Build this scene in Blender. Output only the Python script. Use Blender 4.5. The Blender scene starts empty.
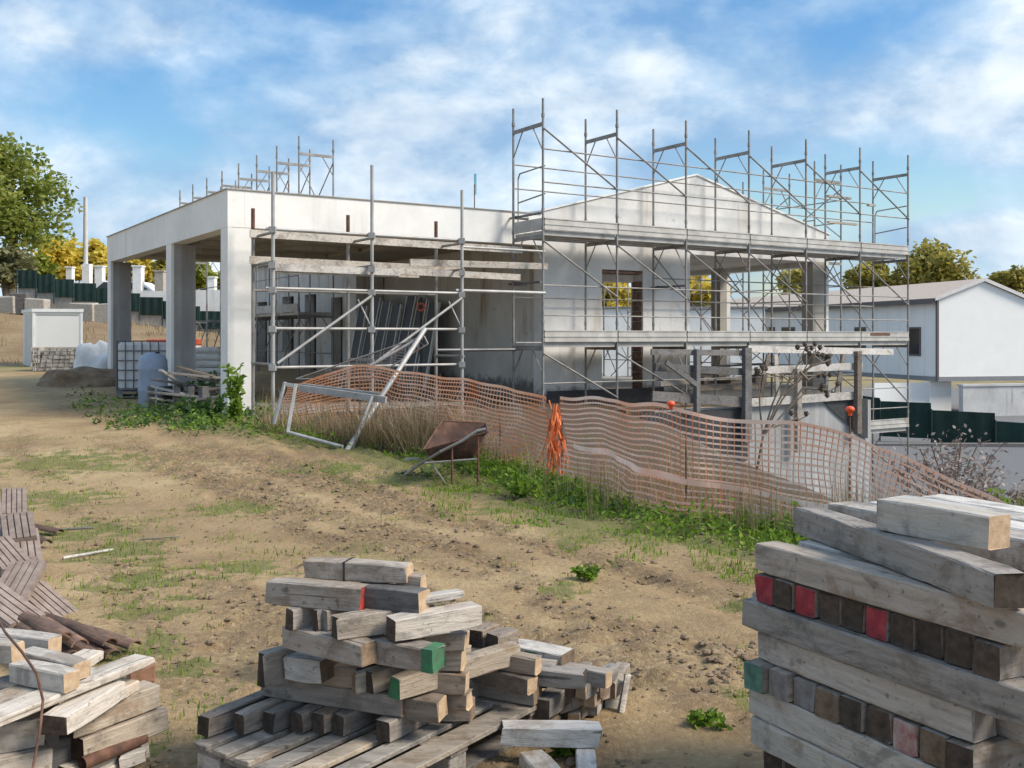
import bpy, bmesh, math, random
from mathutils import Vector, Matrix, noise
random.seed(11)
R = random.Random(5)
C = bpy.context.scene.collection
Z = Vector((0, 0, 1))
PI = math.pi
# ------------------------------------------------------------------ survey of the place
FOC, CX, HY, EYE = 1011.0, 512.0, 337.0, 1.65
def onz(px, py, z):
    Y = (EYE - z) * FOC / (py - HY)
    return Vector(((px - CX) * Y / FOC, Y, z))
def aty(px, py, Y):
    return Vector(((px - CX) * Y / FOC, Y, EYE + (HY - py) * Y / FOC))
B0 = Vector((-4.9, 17.42, 0)); U = Vector((.84, .543, 0)).normalized(); V = Vector((-U.y, U.x, 0))
def b(u, v, z=0.0): return B0 + U * u + V * v + Z * z
def bu(px, v):
    k = (px - CX) / FOC
    return (k * (B0.y + V.y * v) - B0.x - V.x * v) / (U.x - U.y * k)
def bz(px, py, v):
    p = b(bu(px, v), v)
    return EYE + (HY - py) * p.y / FOC
def sm(a, c, x):
    t = min(1., max(0., (x - a) / (c - a))); return t * t * (3 - 2 * t)
def lerpt(x, tab):
    if x <= tab[0][0]: return tab[0][1]
    for (x0, y0), (x1, y1) in zip(tab, tab[1:]):
        if x <= x1: return y0 + (y1 - y0) * (x - x0) / (x1 - x0)
    return tab[-1][1]
FPATH = [(-9, 21), (-4.3, 16.4), (-2.25, 15.), (.45, 11.3), (1.3, 9.2), (1.75, 8.9), (2.74, 8.2), (3.6, 6.9), (6, 3.5), (9, -4)]
def dfence(x, y):
    best, sg = 1e9, 1
    for (ax, ay), (bx, by) in zip(FPATH, FPATH[1:]):
        dx, dy = bx - ax, by - ay
        t = min(1, max(0, ((x - ax) * dx + (y - ay) * dy) / (dx * dx + dy * dy)))
        ex, ey = x - ax - dx * t, y - ay - dy * t
        d = ex * ex + ey * ey
        if d < best: best = d; sg = 1 if dx * ey - dy * ex > 0 else -1
    return sg * math.sqrt(best)
UPPER = [(-60, 4.5), (-24, 3.5), (-15, 2.6), (-6, 1.7), (2, 1.2), (12, .6), (40, .6)]
TER = [-1.72, -1.52, 14.85]
def band(x, y):
    al = x * .6 - y * .8; ac = x * .8 + y * .6
    n = noise.noise(Vector((ac * 1.5, al * .13, 31))) + .5 * noise.noise(Vector((ac * 3.1, al * .5, 8))) + .3 * noise.noise(Vector((x * 3.5, y * 3.5, 12)))
    w = .38 + .75 * math.exp(-((ac - 4.3) / 1.3) ** 2) + .3 * math.exp(-((ac - 6.6) / .7) ** 2)
    return sm(.0, .45, n + .32 * w - .09) * min(1, .25 + w)
def ground(x, y, fine=False):
    z = .25 * sm(9, 17, y) + .45 * sm(18, 32, y)
    up = lerpt(x, UPPER)
    if x < 6:
        z += (up - .6 - z) * sm(32.5, 43.5, y) * sm(6, -4, x)
        z += (up - .05 - z) * sm(44.95, 45.3, y) * sm(6, 2, x)
    d = dfence(x, y) if (y < 30 and x > -10) else 20
    low = 2.75 * sm(1.2, 8.5, x) * sm(0.2, 7, d)
    low *= 1 - .8 * sm(70, 160, y)
    if x < 6 and y > 40: low *= 1 - sm(6, 0, x)
    rx, ry = x - B0.x, y - B0.y
    u = rx * U.x + ry * U.y; v = rx * V.x + ry * V.y
    ter = sm(TER[0], TER[1], v) * (1 - sm(TER[2], TER[2] + .2, u)) * (1 - sm(14, 18, v)) * sm(6., 8.5, u)
    z = z - low
    z = z * (1 - ter) + .18 * ter
    if fine:
        n = noise.noise(Vector((x * .5, y * .5, 3)))
        z += .02 * n
        near = 1 - sm(16, 24, y)
        if near > 0:
            m = band(x, y)
            z += near * (.062 * m * noise.noise(Vector((x * 6, y * 6, 1))) + .042 * m * noise.noise(Vector((x * 14, y * 14, 5))) + .008 * noise.noise(Vector((x * 3, y * 3, 2))))
            # wheel ruts running diagonally over the yard
            for off in (0., 1.55):
                q = (x - 1.1 - off * .8) + (y - 6.2) * .55 + .22 * math.sin(y * .7)
                if abs(q) < .45:
                    g = math.exp(-(q / .13) ** 2)
                    z += near * (-.022 * g + .014 * (math.exp(-((q - .24) / .09) ** 2) + math.exp(-((q + .24) / .09) ** 2)) + .012 * g * math.sin((y * 1.3 - x) * 28))
                q = (y - 9.4 - off * .9) + .32 * (x + 1) + .2 * math.sin(x * .6)
                if abs(q) < .5 and x < 1.2:
                    g = math.exp(-(q / .15) ** 2)
                    z += near * (-.02 * g + .014 * (math.exp(-((q - .26) / .1) ** 2) + math.exp(-((q + .26) / .1) ** 2)))
    return z
# ------------------------------------------------------------------ node materials
def newmat(name, rough=.8, metal=0.):
    m = bpy.data.materials.new(name); m.use_nodes = True
    nt = m.node_tree; p = nt.nodes['Principled BSDF']
    p.inputs['Roughness'].default_value = rough; p.inputs['Metallic'].default_value = metal
    return m, nt, p
def nd(nt, typ, **kw):
    n = nt.nodes.new(typ)
    for k, v in kw.items():
        if k in n.inputs.keys(): n.inputs[k].default_value = v
        else: setattr(n, k, v)
    return n
def coord(nt, which='Object', scale=(1, 1, 1)):
    t = nd(nt, 'ShaderNodeTexCoord'); mp = nd(nt, 'ShaderNodeMapping')
    nt.links.new(t.outputs[which], mp.inputs[0]); mp.inputs['Scale'].default_value = scale
    return mp.outputs[0]
def noi(nt, vec, scale, detail=4., rough=.6, dist=0.):
    n = nd(nt, 'ShaderNodeTexNoise'); n.inputs['Scale'].default_value = scale
    n.inputs['Detail'].default_value = detail; n.inputs['Roughness'].default_value = rough; n.inputs['Distortion'].default_value = dist
    if vec is not None: nt.links.new(vec, n.inputs['Vector'])
    return n.outputs[0]
def ramp(nt, fac, stops):
    r = nd(nt, 'ShaderNodeValToRGB'); e = r.color_ramp.elements
    while len(e) < len(stops): e.new(.5)
    for el, (pos, col) in zip(e, stops):
        el.position = pos; el.color = (*col, 1) if len(col) == 3 else col
    nt.links.new(fac, r.inputs[0]); return r.outputs[0]
def val(nt, fac, a, c, lo=0., hi=1.):
    n = nd(nt, 'ShaderNodeMapRange'); n.inputs[1].default_value = a; n.inputs[2].default_value = c
    n.inputs[3].default_value = lo; n.inputs[4].default_value = hi; n.interpolation_type = 'SMOOTHSTEP'
    nt.links.new(fac, n.inputs[0]); return n.outputs[0]
def mix(nt, fac, a, c, mode='MIX'):
    n = nd(nt, 'ShaderNodeMix', data_type='RGBA', blend_type=mode)
    for sock, x in ((n.inputs[0], fac), (n.inputs[6], a), (n.inputs[7], c)):
        if isinstance(x, (int, float)): sock.default_value = x
        elif isinstance(x, tuple): sock.default_value = (*x, 1)
        else: nt.links.new(x, sock)
    return n.outputs[2]
def math_(nt, op, a, c=None):
    n = nd(nt, 'ShaderNodeMath', operation=op)
    for sock, x in zip(n.inputs, (a, c)):
        if x is None: continue
        if isinstance(x, (int, float)): sock.default_value = x
        else: nt.links.new(x, sock)
    return n.outputs[0]
def bump(nt, p, h, strength=.3, dist=.01):
    n = nd(nt, 'ShaderNodeBump'); n.inputs['Strength'].default_value = strength; n.inputs['Distance'].default_value = dist
    nt.links.new(h, n.inputs['Height']); nt.links.new(n.outputs[0], p.inputs['Normal'])
def setc(nt, p, col): nt.links.new(col, p.inputs['Base Color'])
def rnd(nt): return nd(nt, 'ShaderNodeObjectInfo').outputs['Random']

def wood(name, c1, c2, c3, stain=(.06, .045, .035), vary=.35, grain=1.):
    """Weathered timber; the grain runs along the object's own x axis."""
    m, nt, p = newmat(name, .85)
    r = rnd(nt)
    t = nd(nt, 'ShaderNodeTexCoord'); add = nd(nt, 'ShaderNodeVectorMath', operation='MULTIPLY_ADD')
    comb = nd(nt, 'ShaderNodeCombineXYZ'); 
    for i in range(3): nt.links.new(r, comb.inputs[i])
    nt.links.new(comb.outputs[0], add.inputs[0]); add.inputs[1].default_value = (37, 19, 53); nt.links.new(t.outputs['Object'], add.inputs[2])
    o = add.outputs[0]
    mp = nd(nt, 'ShaderNodeMapping'); nt.links.new(o, mp.inputs[0]); mp.inputs['Scale'].default_value = (3.2, 26 * grain, 26 * grain)
    g = noi(nt, mp.outputs[0], 1.6, 5, .65, .4)
    mp2 = nd(nt, 'ShaderNodeMapping'); nt.links.new(o, mp2.inputs[0]); mp2.inputs['Scale'].default_value = (1., 2.2, 2.2)
    bl = noi(nt, mp2.outputs[0], 5., 6, .7, .5)
    col = ramp(nt, g, [(.25, c2), (.5, c1), (.78, c3)])
    col = mix(nt, val(nt, bl, .5, .76, 0, .8), col, stain)
    sp = noi(nt, o, 42, 2, .5)
    col = mix(nt, val(nt, sp, .64, .72, 0, .6), col, stain)
    br = noi(nt, o, 3.3, 6, .7, .4); col = mix(nt, val(nt, br, .52, .64, 0, .75), col, tuple(q * .8 for q in (c1[0] * .72, c1[1] * .58, c1[2] * .45)))
    md = noi(nt, o, 2.1, 7, .72, .8); col = mix(nt, val(nt, md, .54, .64, 0, .72), col, tuple(.45 * x + .03 for x in c2)); col = mix(nt, val(nt, md, .46, .36, 0, .4), col, c3)
    mp4 = nd(nt, 'ShaderNodeMapping'); nt.links.new(o, mp4.inputs[0]); mp4.inputs['Scale'].default_value = (.9, 30, 30)
    ck = noi(nt, mp4.outputs[0], 1.2, 2, .4); col = mix(nt, val(nt, ck, .70, .74, 0, .7), col, tuple(.4 * x for x in stain))
    kn = nd(nt, 'ShaderNodeTexVoronoi'); kn.inputs['Scale'].default_value = 1.
    mp3 = nd(nt, 'ShaderNodeMapping'); nt.links.new(o, mp3.inputs[0]); mp3.inputs['Scale'].default_value = (6., 11, 11); nt.links.new(mp3.outputs[0], kn.inputs['Vector'])
    col = mix(nt, val(nt, kn.outputs['Distance'], .16, .07, 0, .6), col, stain)
    hs = nd(nt, 'ShaderNodeHueSaturation'); nt.links.new(col, hs.inputs['Color'])
    nt.links.new(val(nt, r, 0, 1, 1 - vary, 1 + vary * .75), hs.inputs['Value'])
    r2 = nd(nt, 'ShaderNodeMath', operation='FRACT'); nt.links.new(math_(nt, 'MULTIPLY', r, 17.3), r2.inputs[0])
    nt.links.new(val(nt, r2.outputs[0], 0, 1, .5, .98), hs.inputs['Saturation'])
    setc(nt, p, hs.outputs[0])
    bump(nt, p, math_(nt, 'ADD', g, math_(nt, 'MULTIPLY', bl, 1.)), .8, .008)
    return m
def speck(name, c1, c2, scale=20, rough=.85, metal=0., bmp=.3, detail=6, c3=None, vary=0.):
    m, nt, p = newmat(name, rough, metal)
    o = coord(nt)
    n = noi(nt, o, scale, detail, .65)
    col = ramp(nt, n, [(.32, c1), (.66, c2)] if c3 is None else [(.3, c1), (.52, c2), (.72, c3)])
    if vary:
        hs = nd(nt, 'ShaderNodeHueSaturation'); nt.links.new(col, hs.inputs['Color'])
        nt.links.new(val(nt, rnd(nt), 0, 1, 1 - vary, 1 + vary), hs.inputs['Value']); col = hs.outputs[0]
    setc(nt, p, col)
    if bmp: bump(nt, p, n, bmp, .01)
    return m
def concrete(name, c1, c2, stain, boards=0., streak=.5, dirt_z=None, rough=.9):
    m, nt, p = newmat(name, rough)
    o = coord(nt)
    n = noi(nt, o, .9, 7, .62); f = noi(nt, o, 14, 5, .6)
    col = ramp(nt, n, [(.34, c2), (.62, c1)])
    col = mix(nt, val(nt, f, .42, .75, 0, .25), col, c2)
    mp = nd(nt, 'ShaderNodeMapping'); t = nd(nt, 'ShaderNodeTexCoord'); nt.links.new(t.outputs['Object'], mp.inputs[0]); mp.inputs['Scale'].default_value = (1.6, 1.6, .22)
    s = noi(nt, mp.outputs[0], 1.5, 4, .6)
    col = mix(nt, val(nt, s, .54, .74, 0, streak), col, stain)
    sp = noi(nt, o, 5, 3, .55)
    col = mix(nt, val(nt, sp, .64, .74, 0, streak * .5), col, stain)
    h = f
    if boards:
        mp2 = nd(nt, 'ShaderNodeMapping'); nt.links.new(t.outputs['Object'], mp2.inputs[0]); mp2.inputs['Rotation'].default_value = (0, 0, -math.atan2(U.y, U.x))
        sx = nd(nt, 'ShaderNodeSeparateXYZ'); nt.links.new(mp2.outputs[0], sx.inputs[0])
        w = math_(nt, 'FRACT', math_(nt, 'MULTIPLY', sx.outputs[0], 1 / boards))
        ln = val(nt, w, .0, .07, 1, 0)
        col = mix(nt, math_(nt, 'MULTIPLY', ln, .6), col, stain)
        bt = nd(nt, 'ShaderNodeTexWhiteNoise', noise_dimensions='1D'); nt.links.new(math_(nt, 'FLOOR', math_(nt, 'MULTIPLY', sx.outputs[0], 1 / boards)), bt.inputs['W'])
        col = mix(nt, math_(nt, 'MULTIPLY', bt.outputs['Value'], .35), col, stain)
        h = math_(nt, 'SUBTRACT', f, math_(nt, 'MULTIPLY', ln, 2.))
    if dirt_z is not None:
        sz = nd(nt, 'ShaderNodeSeparateXYZ'); nt.links.new(t.outputs['Object'], sz.inputs[0])
        zz = math_(nt, 'ADD', sz.outputs[2], math_(nt, 'MULTIPLY', noi(nt, o, 3.5, 5, .7), -.8))
        col = mix(nt, val(nt, zz, dirt_z - .8, dirt_z - 1.05, 0, .8), col, (.075, .07, .065))
    setc(nt, p, col); bump(nt, p, h, .25, .01)
    return m
M = {}
M['grey_wood'] = wood('grey_wood', (.315, .265, .22), (.215, .178, .145), (.40, .345, .295), vary=.24)
M['brown_wood'] = wood('brown_wood', (.255, .195, .145), (.155, .118, .086), (.34, .27, .205), vary=.34)
M['tan_wood'] = wood('tan_wood', (.43, .35, .265), (.31, .25, .185), (.51, .43, .34), stain=(.12, .09, .065), vary=.22)
M['pale_wood'] = wood('pale_wood', (.50, .435, .36), (.38, .325, .265), (.59, .53, .455), stain=(.15, .125, .105), vary=.18)
M['pallet_wood'] = wood('pallet_wood', (.34, .285, .225), (.23, .185, .14), (.43, .37, .3), stain=(.10, .075, .055), vary=.2)
M['sawn_wood'] = wood('sawn_wood', (.42, .37, .31), (.35, .30, .25), (.47, .42, .36), stain=(.2, .16, .12), vary=.05)
M['dark_wood'] = wood('dark_wood', (.15, .14, .135), (.09, .085, .08), (.22, .21, .2), vary=.25)
M['dark_end'] = speck('dark_end', (.022, .015, .010), (.075, .051, .036), 30, vary=.3)
M['brown_end'] = speck('brown_end', (.09, .06, .04), (.2, .14, .09), 30, vary=.3)
M['light_end'] = speck('light_end', (.36, .24, .14), (.52, .38, .25), 40)
M['red_paint'] = speck('red_paint', (.05, .022, .018), (.27, .02, .032), 22, .8, c3=(.33, .06, .065), detail=9)
M['worn_red'] = speck('worn_red', (.24, .05, .05), (.4, .36, .32), 16, .8)
M['bright_red'] = speck('bright_red', (.2, .04, .03), (.5, .05, .035), 26, .6)
M['green_paint'] = speck('green_paint', (.06, .085, .06), (.035, .19, .08), 30, .85)
M['dull_green'] = speck('dull_green', (.04, .08, .06), (.09, .22, .16), 24, .7)
M['grey_end'] = speck('grey_end', (.13, .12, .115), (.24, .22, .205), 30)
M['white_plaster'] = concrete('white_plaster', (.82, .80, .76), (.71, .69, .655), (.52, .48, .42), streak=.38)
M['grey_plaster'] = concrete('grey_plaster', (.74, .725, .70), (.57, .555, .53), (.43, .35, .26), streak=.75, dirt_z=1.05)
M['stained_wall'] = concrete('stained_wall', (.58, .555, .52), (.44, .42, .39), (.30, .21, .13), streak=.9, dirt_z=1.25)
M['board_concrete'] = concrete('board_concrete', (.42, .41, .40), (.30, .29, .285), (.19, .18, .17), boards=.11, streak=.35)
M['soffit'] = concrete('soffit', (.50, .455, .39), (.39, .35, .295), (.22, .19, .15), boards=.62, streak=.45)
M['raw_concrete'] = concrete('raw_concrete', (.45, .42, .37), (.33, .30, .26), (.2, .16, .12), streak=.6)
M['wall_concrete'] = concrete('wall_concrete', (.55, .54, .53), (.42, .41, .40), (.22, .2, .18), streak=.8)
M['form_concrete'] = concrete('form_concrete', (.40, .40, .395), (.29, .29, .285), (.17, .17, .165), boards=.16, streak=.6)
M['block'] = speck('block', (.30, .27, .23), (.44, .40, .35), 9)
M['membrane'] = speck('membrane', (.018, .018, .02), (.045, .045, .048), 12, .55)
def metal(name, c1, c2, rough=.45, met=.7, rust=0.):
    m, nt, p = newmat(name, rough, met)
    o = coord(nt); n = noi(nt, o, 3.5, 5, .6)
    col = ramp(nt, n, [(.35, c1), (.65, c2)])
    if rust:
        r = noi(nt, o, 1.9, 6, .7)
        f = val(nt, r, .60, .68, 0, rust); col = mix(nt, f, col, (.19, .075, .035))
        nt.links.new(math_(nt, 'MULTIPLY', math_(nt, 'SUBTRACT', 1., f), met), p.inputs['Metallic'])
    setc(nt, p, col); return m
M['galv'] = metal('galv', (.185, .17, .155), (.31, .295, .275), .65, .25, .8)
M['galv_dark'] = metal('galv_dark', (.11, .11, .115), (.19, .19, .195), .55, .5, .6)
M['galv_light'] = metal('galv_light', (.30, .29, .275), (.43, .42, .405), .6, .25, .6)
M['deck_metal'] = metal('deck_metal', (.36, .34, .31), (.49, .47, .44), .6, .2, .45)
M['rust'] = speck('rust', (.055, .026, .018), (.125, .058, .036), 16, .85, c3=(.19, .10, .065))
M['rust_tray'] = speck('rust_tray', (.03, .016, .012), (.065, .03, .02), 7, .85, c3=(.15, .075, .045))
M['black'] = speck('black', (.015, .015, .016), (.03, .03, .032), 10, .6, bmp=0)
M['cap_orange'] = speck('cap_orange', (.75, .07, .02), (.9, .12, .03), 10, .45, bmp=0)
def flat(name, c, rough=.6, metal=0., trans=0.):
    return speck(name, tuple(x * .88 for x in c), tuple(min(.95, x * 1.08) for x in c), 6, rough, metal, .08)
M['white_metal'] = flat('white_metal', (.76, .755, .735), .45); M['trestle'] = speck('trestle', (.26, .26, .255), (.40, .395, .385), 9, .7)
M['white_trim'] = flat('white_trim', (.8, .8, .79), .5)
M['grey_trim'] = flat('grey_trim', (.22, .225, .235), .5)
M['gutter'] = flat('gutter', (.10, .085, .085), .5)
M['panel_white'] = speck('panel_white', (.80, .775, .735), (.84, .82, .785), 1.5, .5, bmp=.05)
M['tile_roof'] = flat('tile_roof', (.50, .41, .34), .8)
M['roof_band'] = flat('roof_band', (.62, .58, .55), .7)
M['cabin_white'] = speck('cabin_white', (.70, .69, .665), (.75, .74, .715), .8, .5, bmp=0)
M['glass'] = flat('glass', (.025, .028, .034), .08)
M['panel_dark'] = flat('panel_dark', (.05, .05, .054), .55)
M['net_green'] = speck('net_green', (.006, .024, .018), (.011, .038, .03), 5, .85, vary=.2)
M['cyan'] = flat('cyan', (.13, .42, .52), .7)
M['barrel'] = flat('barrel', (.27, .33, .42), .5)
M['tank'] = flat('tank', (.60, .61, .61), .45)
M['sack'] = speck('sack', (.62, .61, .6), (.8, .8, .79), 5, .9)
M['red_sheet'] = speck('red_sheet', (.45, .06, .035), (.62, .14, .07), 4, .7)
M['clay'] = speck('clay', (.15, .108, .088), (.24, .185, .155), 9, .9, vary=.14, c3=(.31, .25, .215))
M['clay_dark'] = speck('clay_dark', (.06, .038, .03), (.14, .085, .062), 11, .9, vary=.35, c3=(.25, .14, .09))
M['brick'] = speck('brick', (.17, .085, .05), (.3, .16, .1), 14, .9)
M['foil'] = flat('foil', (.72, .74, .78), .4)
M['rubber'] = flat('rubber', (.02, .02, .02), .7)
M['soil'] = speck('soil', (.14, .095, .06), (.26, .185, .115), 6, .95, bmp=.8)
M['orange_knot'] = speck('orange_knot', (.55, .11, .025), (.80, .22, .07), 9, .7)
def fabric_net(name, c1, c2, c3):
    m, nt, p = newmat(name, .7)
    o = coord(nt); n = noi(nt, o, 1.1, 4, .6)
    setc(nt, p, ramp(nt, n, [(.36, c1), (.5, c2), (.64, c3)]))
    return m
M['mesh_orange'] = fabric_net('mesh_orange', (.80, .22, .07), (.82, .34, .17), (.85, .50, .36))
M['mesh_peach'] = fabric_net('mesh_peach', (.90, .34, .15), (.93, .47, .28), (.94, .62, .46))
M['mesh_tan'] = fabric_net('mesh_tan', (.60, .16, .06), (.70, .24, .11), (.74, .34, .2))
M['mesh_faded'] = fabric_net('mesh_faded', (.92, .42, .27), (.94, .58, .44), (.95, .74, .64))
def leafmat(name, cols, scale=.9, trans=.5):
    m, nt, p = newmat(name, .6)
    o = coord(nt); n = noi(nt, o, scale, 5, .7)
    geo = nd(nt, 'ShaderNodeNewGeometry')
    f = math_(nt, 'ADD', math_(nt, 'MULTIPLY', n, .75), math_(nt, 'MULTIPLY', geo.outputs['Random Per Island'], .3))
    col = ramp(nt, f, [(.32 + .42 * i / max(1, len(cols) - 1), c) for i, c in enumerate(cols)])
    setc(nt, p, col)
    tr = nd(nt, 'ShaderNodeBsdfTranslucent'); nt.links.new(col, tr.inputs['Color'])
    mx = nd(nt, 'ShaderNodeMixShader'); mx.inputs[0].default_value = trans
    nt.links.new(p.outputs[0], mx.inputs[1]); nt.links.new(tr.outputs[0], mx.inputs[2])
    nt.links.new(mx.outputs[0], nt.nodes['Material Output'].inputs['Surface'])
    return m
M['leaf_oak'] = leafmat('leaf_oak', [(.09, .13, .025), (.20, .26, .045), (.31, .35, .07), (.42, .40, .11)])
M['leaf_yellow'] = leafmat('leaf_yellow', [(.30, .27, .05), (.60, .48, .06), (.82, .64, .12), (.56, .54, .11)])
M['leaf_lime'] = leafmat('leaf_lime', [(.16, .19, .03), (.30, .34, .045), (.42, .44, .07)])
M['leaf_olive'] = leafmat('leaf_olive', [(.13, .13, .06), (.22, .22, .1), (.32, .31, .16)])
M['leaf_autumn'] = leafmat('leaf_autumn', [(.12, .15, .035), (.30, .28, .06), (.50, .40, .09), (.24, .24, .06)])
M['bark'] = speck('bark', (.06, .05, .04), (.15, .125, .1), 8, .95, bmp=.6)
M['weed_green'] = leafmat('weed_green', [(.08, .15, .012), (.18, .30, .025), (.32, .44, .06)], 2.)
M['weed_dark'] = leafmat('weed_dark', [(.03, .07, .018), (.07, .14, .032), (.12, .20, .05)], 2.)
M['grass'] = leafmat('grass', [(.10, .16, .012), (.19, .28, .028), (.29, .36, .05), (.38, .34, .12)], 1.2)
M['dry_grass'] = leafmat('dry_grass', [(.15, .11, .06), (.26, .19, .105), (.38, .29, .17), (.22, .2, .08)], 1.5, .25)
M['dry_stem'] = speck('dry_stem', (.13, .10, .075), (.24, .19, .14), 12, .95)
M['dry_head'] = speck('dry_head', (.06, .045, .035), (.13, .10, .075), 20, .95)
M['dry_pink'] = leafmat('dry_pink', [(.18, .13, .11), (.32, .25, .22), (.42, .34, .30)], 3., .2)
# ------------------------------------------------------------------ mesh builder
class MB:
    def __init__(s): s.v = []; s.f = []; s.m = []
    def poly(s, pts, m=0):
        i = len(s.v); s.v += [Vector(p) for p in pts]; s.f.append(tuple(range(i, i + len(pts)))); s.m.append(m)
    def hexa(s, p, m=0):
        i = len(s.v); s.v += [Vector(q) for q in p]
        for q in ((0, 3, 2, 1), (4, 5, 6, 7), (0, 1, 5, 4), (1, 2, 6, 5), (2, 3, 7, 6), (3, 0, 4, 7)):
            s.f.append(tuple(i + k for k in q)); s.m.append(m)
    def obox(s, p, a, c, d, m=0):
        p = Vector(p); s.hexa([p, p + a, p + a + c, p + c, p + d, p + a + d, p + a + c + d, p + c + d], m)
    def bbox(s, u0, u1, v0, v1, z0, z1, m=0):
        s.obox(b(u0, v0, z0), U * (u1 - u0), V * (v1 - v0), Z * (z1 - z0), m)
    def box(s, c, sx, sy, sz, m=0, rz=0.):
        a = Vector((math.cos(rz), math.sin(rz), 0)); d = Vector((-a.y, a.x, 0)); c = Vector(c)
        s.obox(c - a * sx / 2 - d * sy / 2 - Z * sz / 2, a * sx, d * sy, Z * sz, m)
    def bar(s, p, q, w, h, m=0, up=Z):
        p = Vector(p); q = Vector(q); d = (q - p).normalized()
        n = d.cross(up)
        n = n.normalized() if n.length > 1e-4 else Vector((1, 0, 0))
        t = n.cross(d)
        s.obox(p - n * w / 2 - t * h / 2, q - p, n * w, t * h, m)
    def tube(s, p, q, r, n=8, m=0, r2=None, cap=True):
        p = Vector(p); q = Vector(q); d = (q - p).normalized()
        a = d.cross(Vector((.3, .2, .93)) if abs(d.z) < .9 else Vector((1, 0, 0))).normalized(); c = d.cross(a)
        r2 = r if r2 is None else r2; i = len(s.v)
        for k in range(n):
            t = 2 * PI * k / n; o = a * math.cos(t) + c * math.sin(t)
            s.v.append(p + o * r); s.v.append(q + o * r2)
        for k in range(n):
            j = (k + 1) % n
            s.f.append((i + 2 * k, i + 2 * j, i + 2 * j + 1, i + 2 * k + 1)); s.m.append(m)
        if cap:
            s.f.append(tuple(i + 2 * k for k in reversed(range(n)))); s.m.append(m)
            s.f.append(tuple(i + 2 * k + 1 for k in range(n))); s.m.append(m)
    def path(s, pts, r, n=8, m=0):
        for p, q in zip(pts, pts[1:]): s.tube(p, q, r, n, m)
    def lathe(s, c, prof, n=20, m=0):
        i = len(s.v); c = Vector(c)
        for r, z in prof:
            for k in range(n): t = 2 * PI * k / n; s.v.append(c + Vector((r * math.cos(t), r * math.sin(t), z)))
        for j in range(len(prof) - 1):
            for k in range(n):
                l = (k + 1) % n
                s.f.append((i + j * n + k, i + j * n + l, i + (j + 1) * n + l, i + (j + 1) * n + k)); s.m.append(m)
    def prism(s, poly, ext, m=0):
        i = len(s.v); n = len(poly); ext = Vector(ext)
        s.v += [Vector(p) for p in poly] + [Vector(p) + ext for p in poly]
        s.f.append(tuple(i + k for k in reversed(range(n)))); s.m.append(m)
        s.f.append(tuple(i + n + k for k in range(n))); s.m.append(m)
        for k in range(n):
            l = (k + 1) % n; s.f.append((i + k, i + l, i + n + l, i + n + k)); s.m.append(m)
    def build(s, name, mats, parent=None, smooth=False, bevel=0., fix=True, jitter=0.):
        me = bpy.data.meshes.new(name)
        org = worldloc(parent)
        me.from_pydata([tuple(p - org) for p in s.v], [], s.f)
        mats = mats if isinstance(mats, (list, tuple)) else [mats]
        for q in mats: me.materials.append(M[q] if isinstance(q, str) else q)
        me.polygons.foreach_set('material_index', s.m)
        if fix or bevel:
            bm = bmesh.new(); bm.from_mesh(me)
            if fix: bmesh.ops.recalc_face_normals(bm, faces=bm.faces)
            if jitter:
                for q in bm.verts: q.co += Vector((R.uniform(-1, 1), R.uniform(-1, 1), R.uniform(-1, 1))) * jitter
            if bevel: bmesh.ops.bevel(bm, geom=bm.edges[:], offset=bevel, segments=1, affect='EDGES', profile=.5)
            bm.to_mesh(me); bm.free()
        if smooth:
            for q in me.polygons: q.use_smooth = True
        o = bpy.data.objects.new(name, me); C.objects.link(o)
        if parent is not None: o.parent = parent
        return o
def worldloc(o):
    l = Vector((0, 0, 0))
    while o is not None: l = l + o.location; o = o.parent
    return l
def tag(o, label=None, cat=None, group=None, kind=None):
    if label: o['label'] = label
    if cat: o['category'] = cat
    if group: o['group'] = group
    if kind: o['kind'] = kind
    return o
def thing(name, label, cat, loc, group=None):
    o = bpy.data.objects.new(name, None); C.objects.link(o); o.location = Vector(loc); o.empty_display_size = .1
    return tag(o, label, cat, group)
# ================================================================== GROUND
def axis(lo, hi, step, far_lo, far_hi, k=1.13):
    a = []; x = lo
    while x < hi: a.append(x); x += step
    a.append(hi); s = step
    while a[-1] < far_hi: s *= k; a.append(a[-1] + s)
    l = []; x = lo; s = step
    while x > far_lo: s *= k; x -= s; l.append(x)
    return l[::-1] + a
GRASS = [(-1.05, 4.45, .34), (-1.12, 4.15, .26), (-2.6, 6.9, .5), (-3.0, 7.8, .5), (-2.1, 6.1, .3), (-1.95, 5.3, .28), (.55, 8.2, .3), (-.35, 5.9, .25),
         (1.05, 4.6, .16), (-3.6, 8.6, .6), (-1.6, 5.0, .2), (-2.7, 9.6, .5), (-4.6, 10.2, .7), (.25, 6.6, .25), (-1.9, 7.2, .35), (-5.5, 12.5, 1.), (-2.2, 12.0, .6), (-1.3, 11.2, .5), (1.5, 6.3, .2), (-.2, 9.6, .3), (-1.45, 4.05, .2)]
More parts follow.
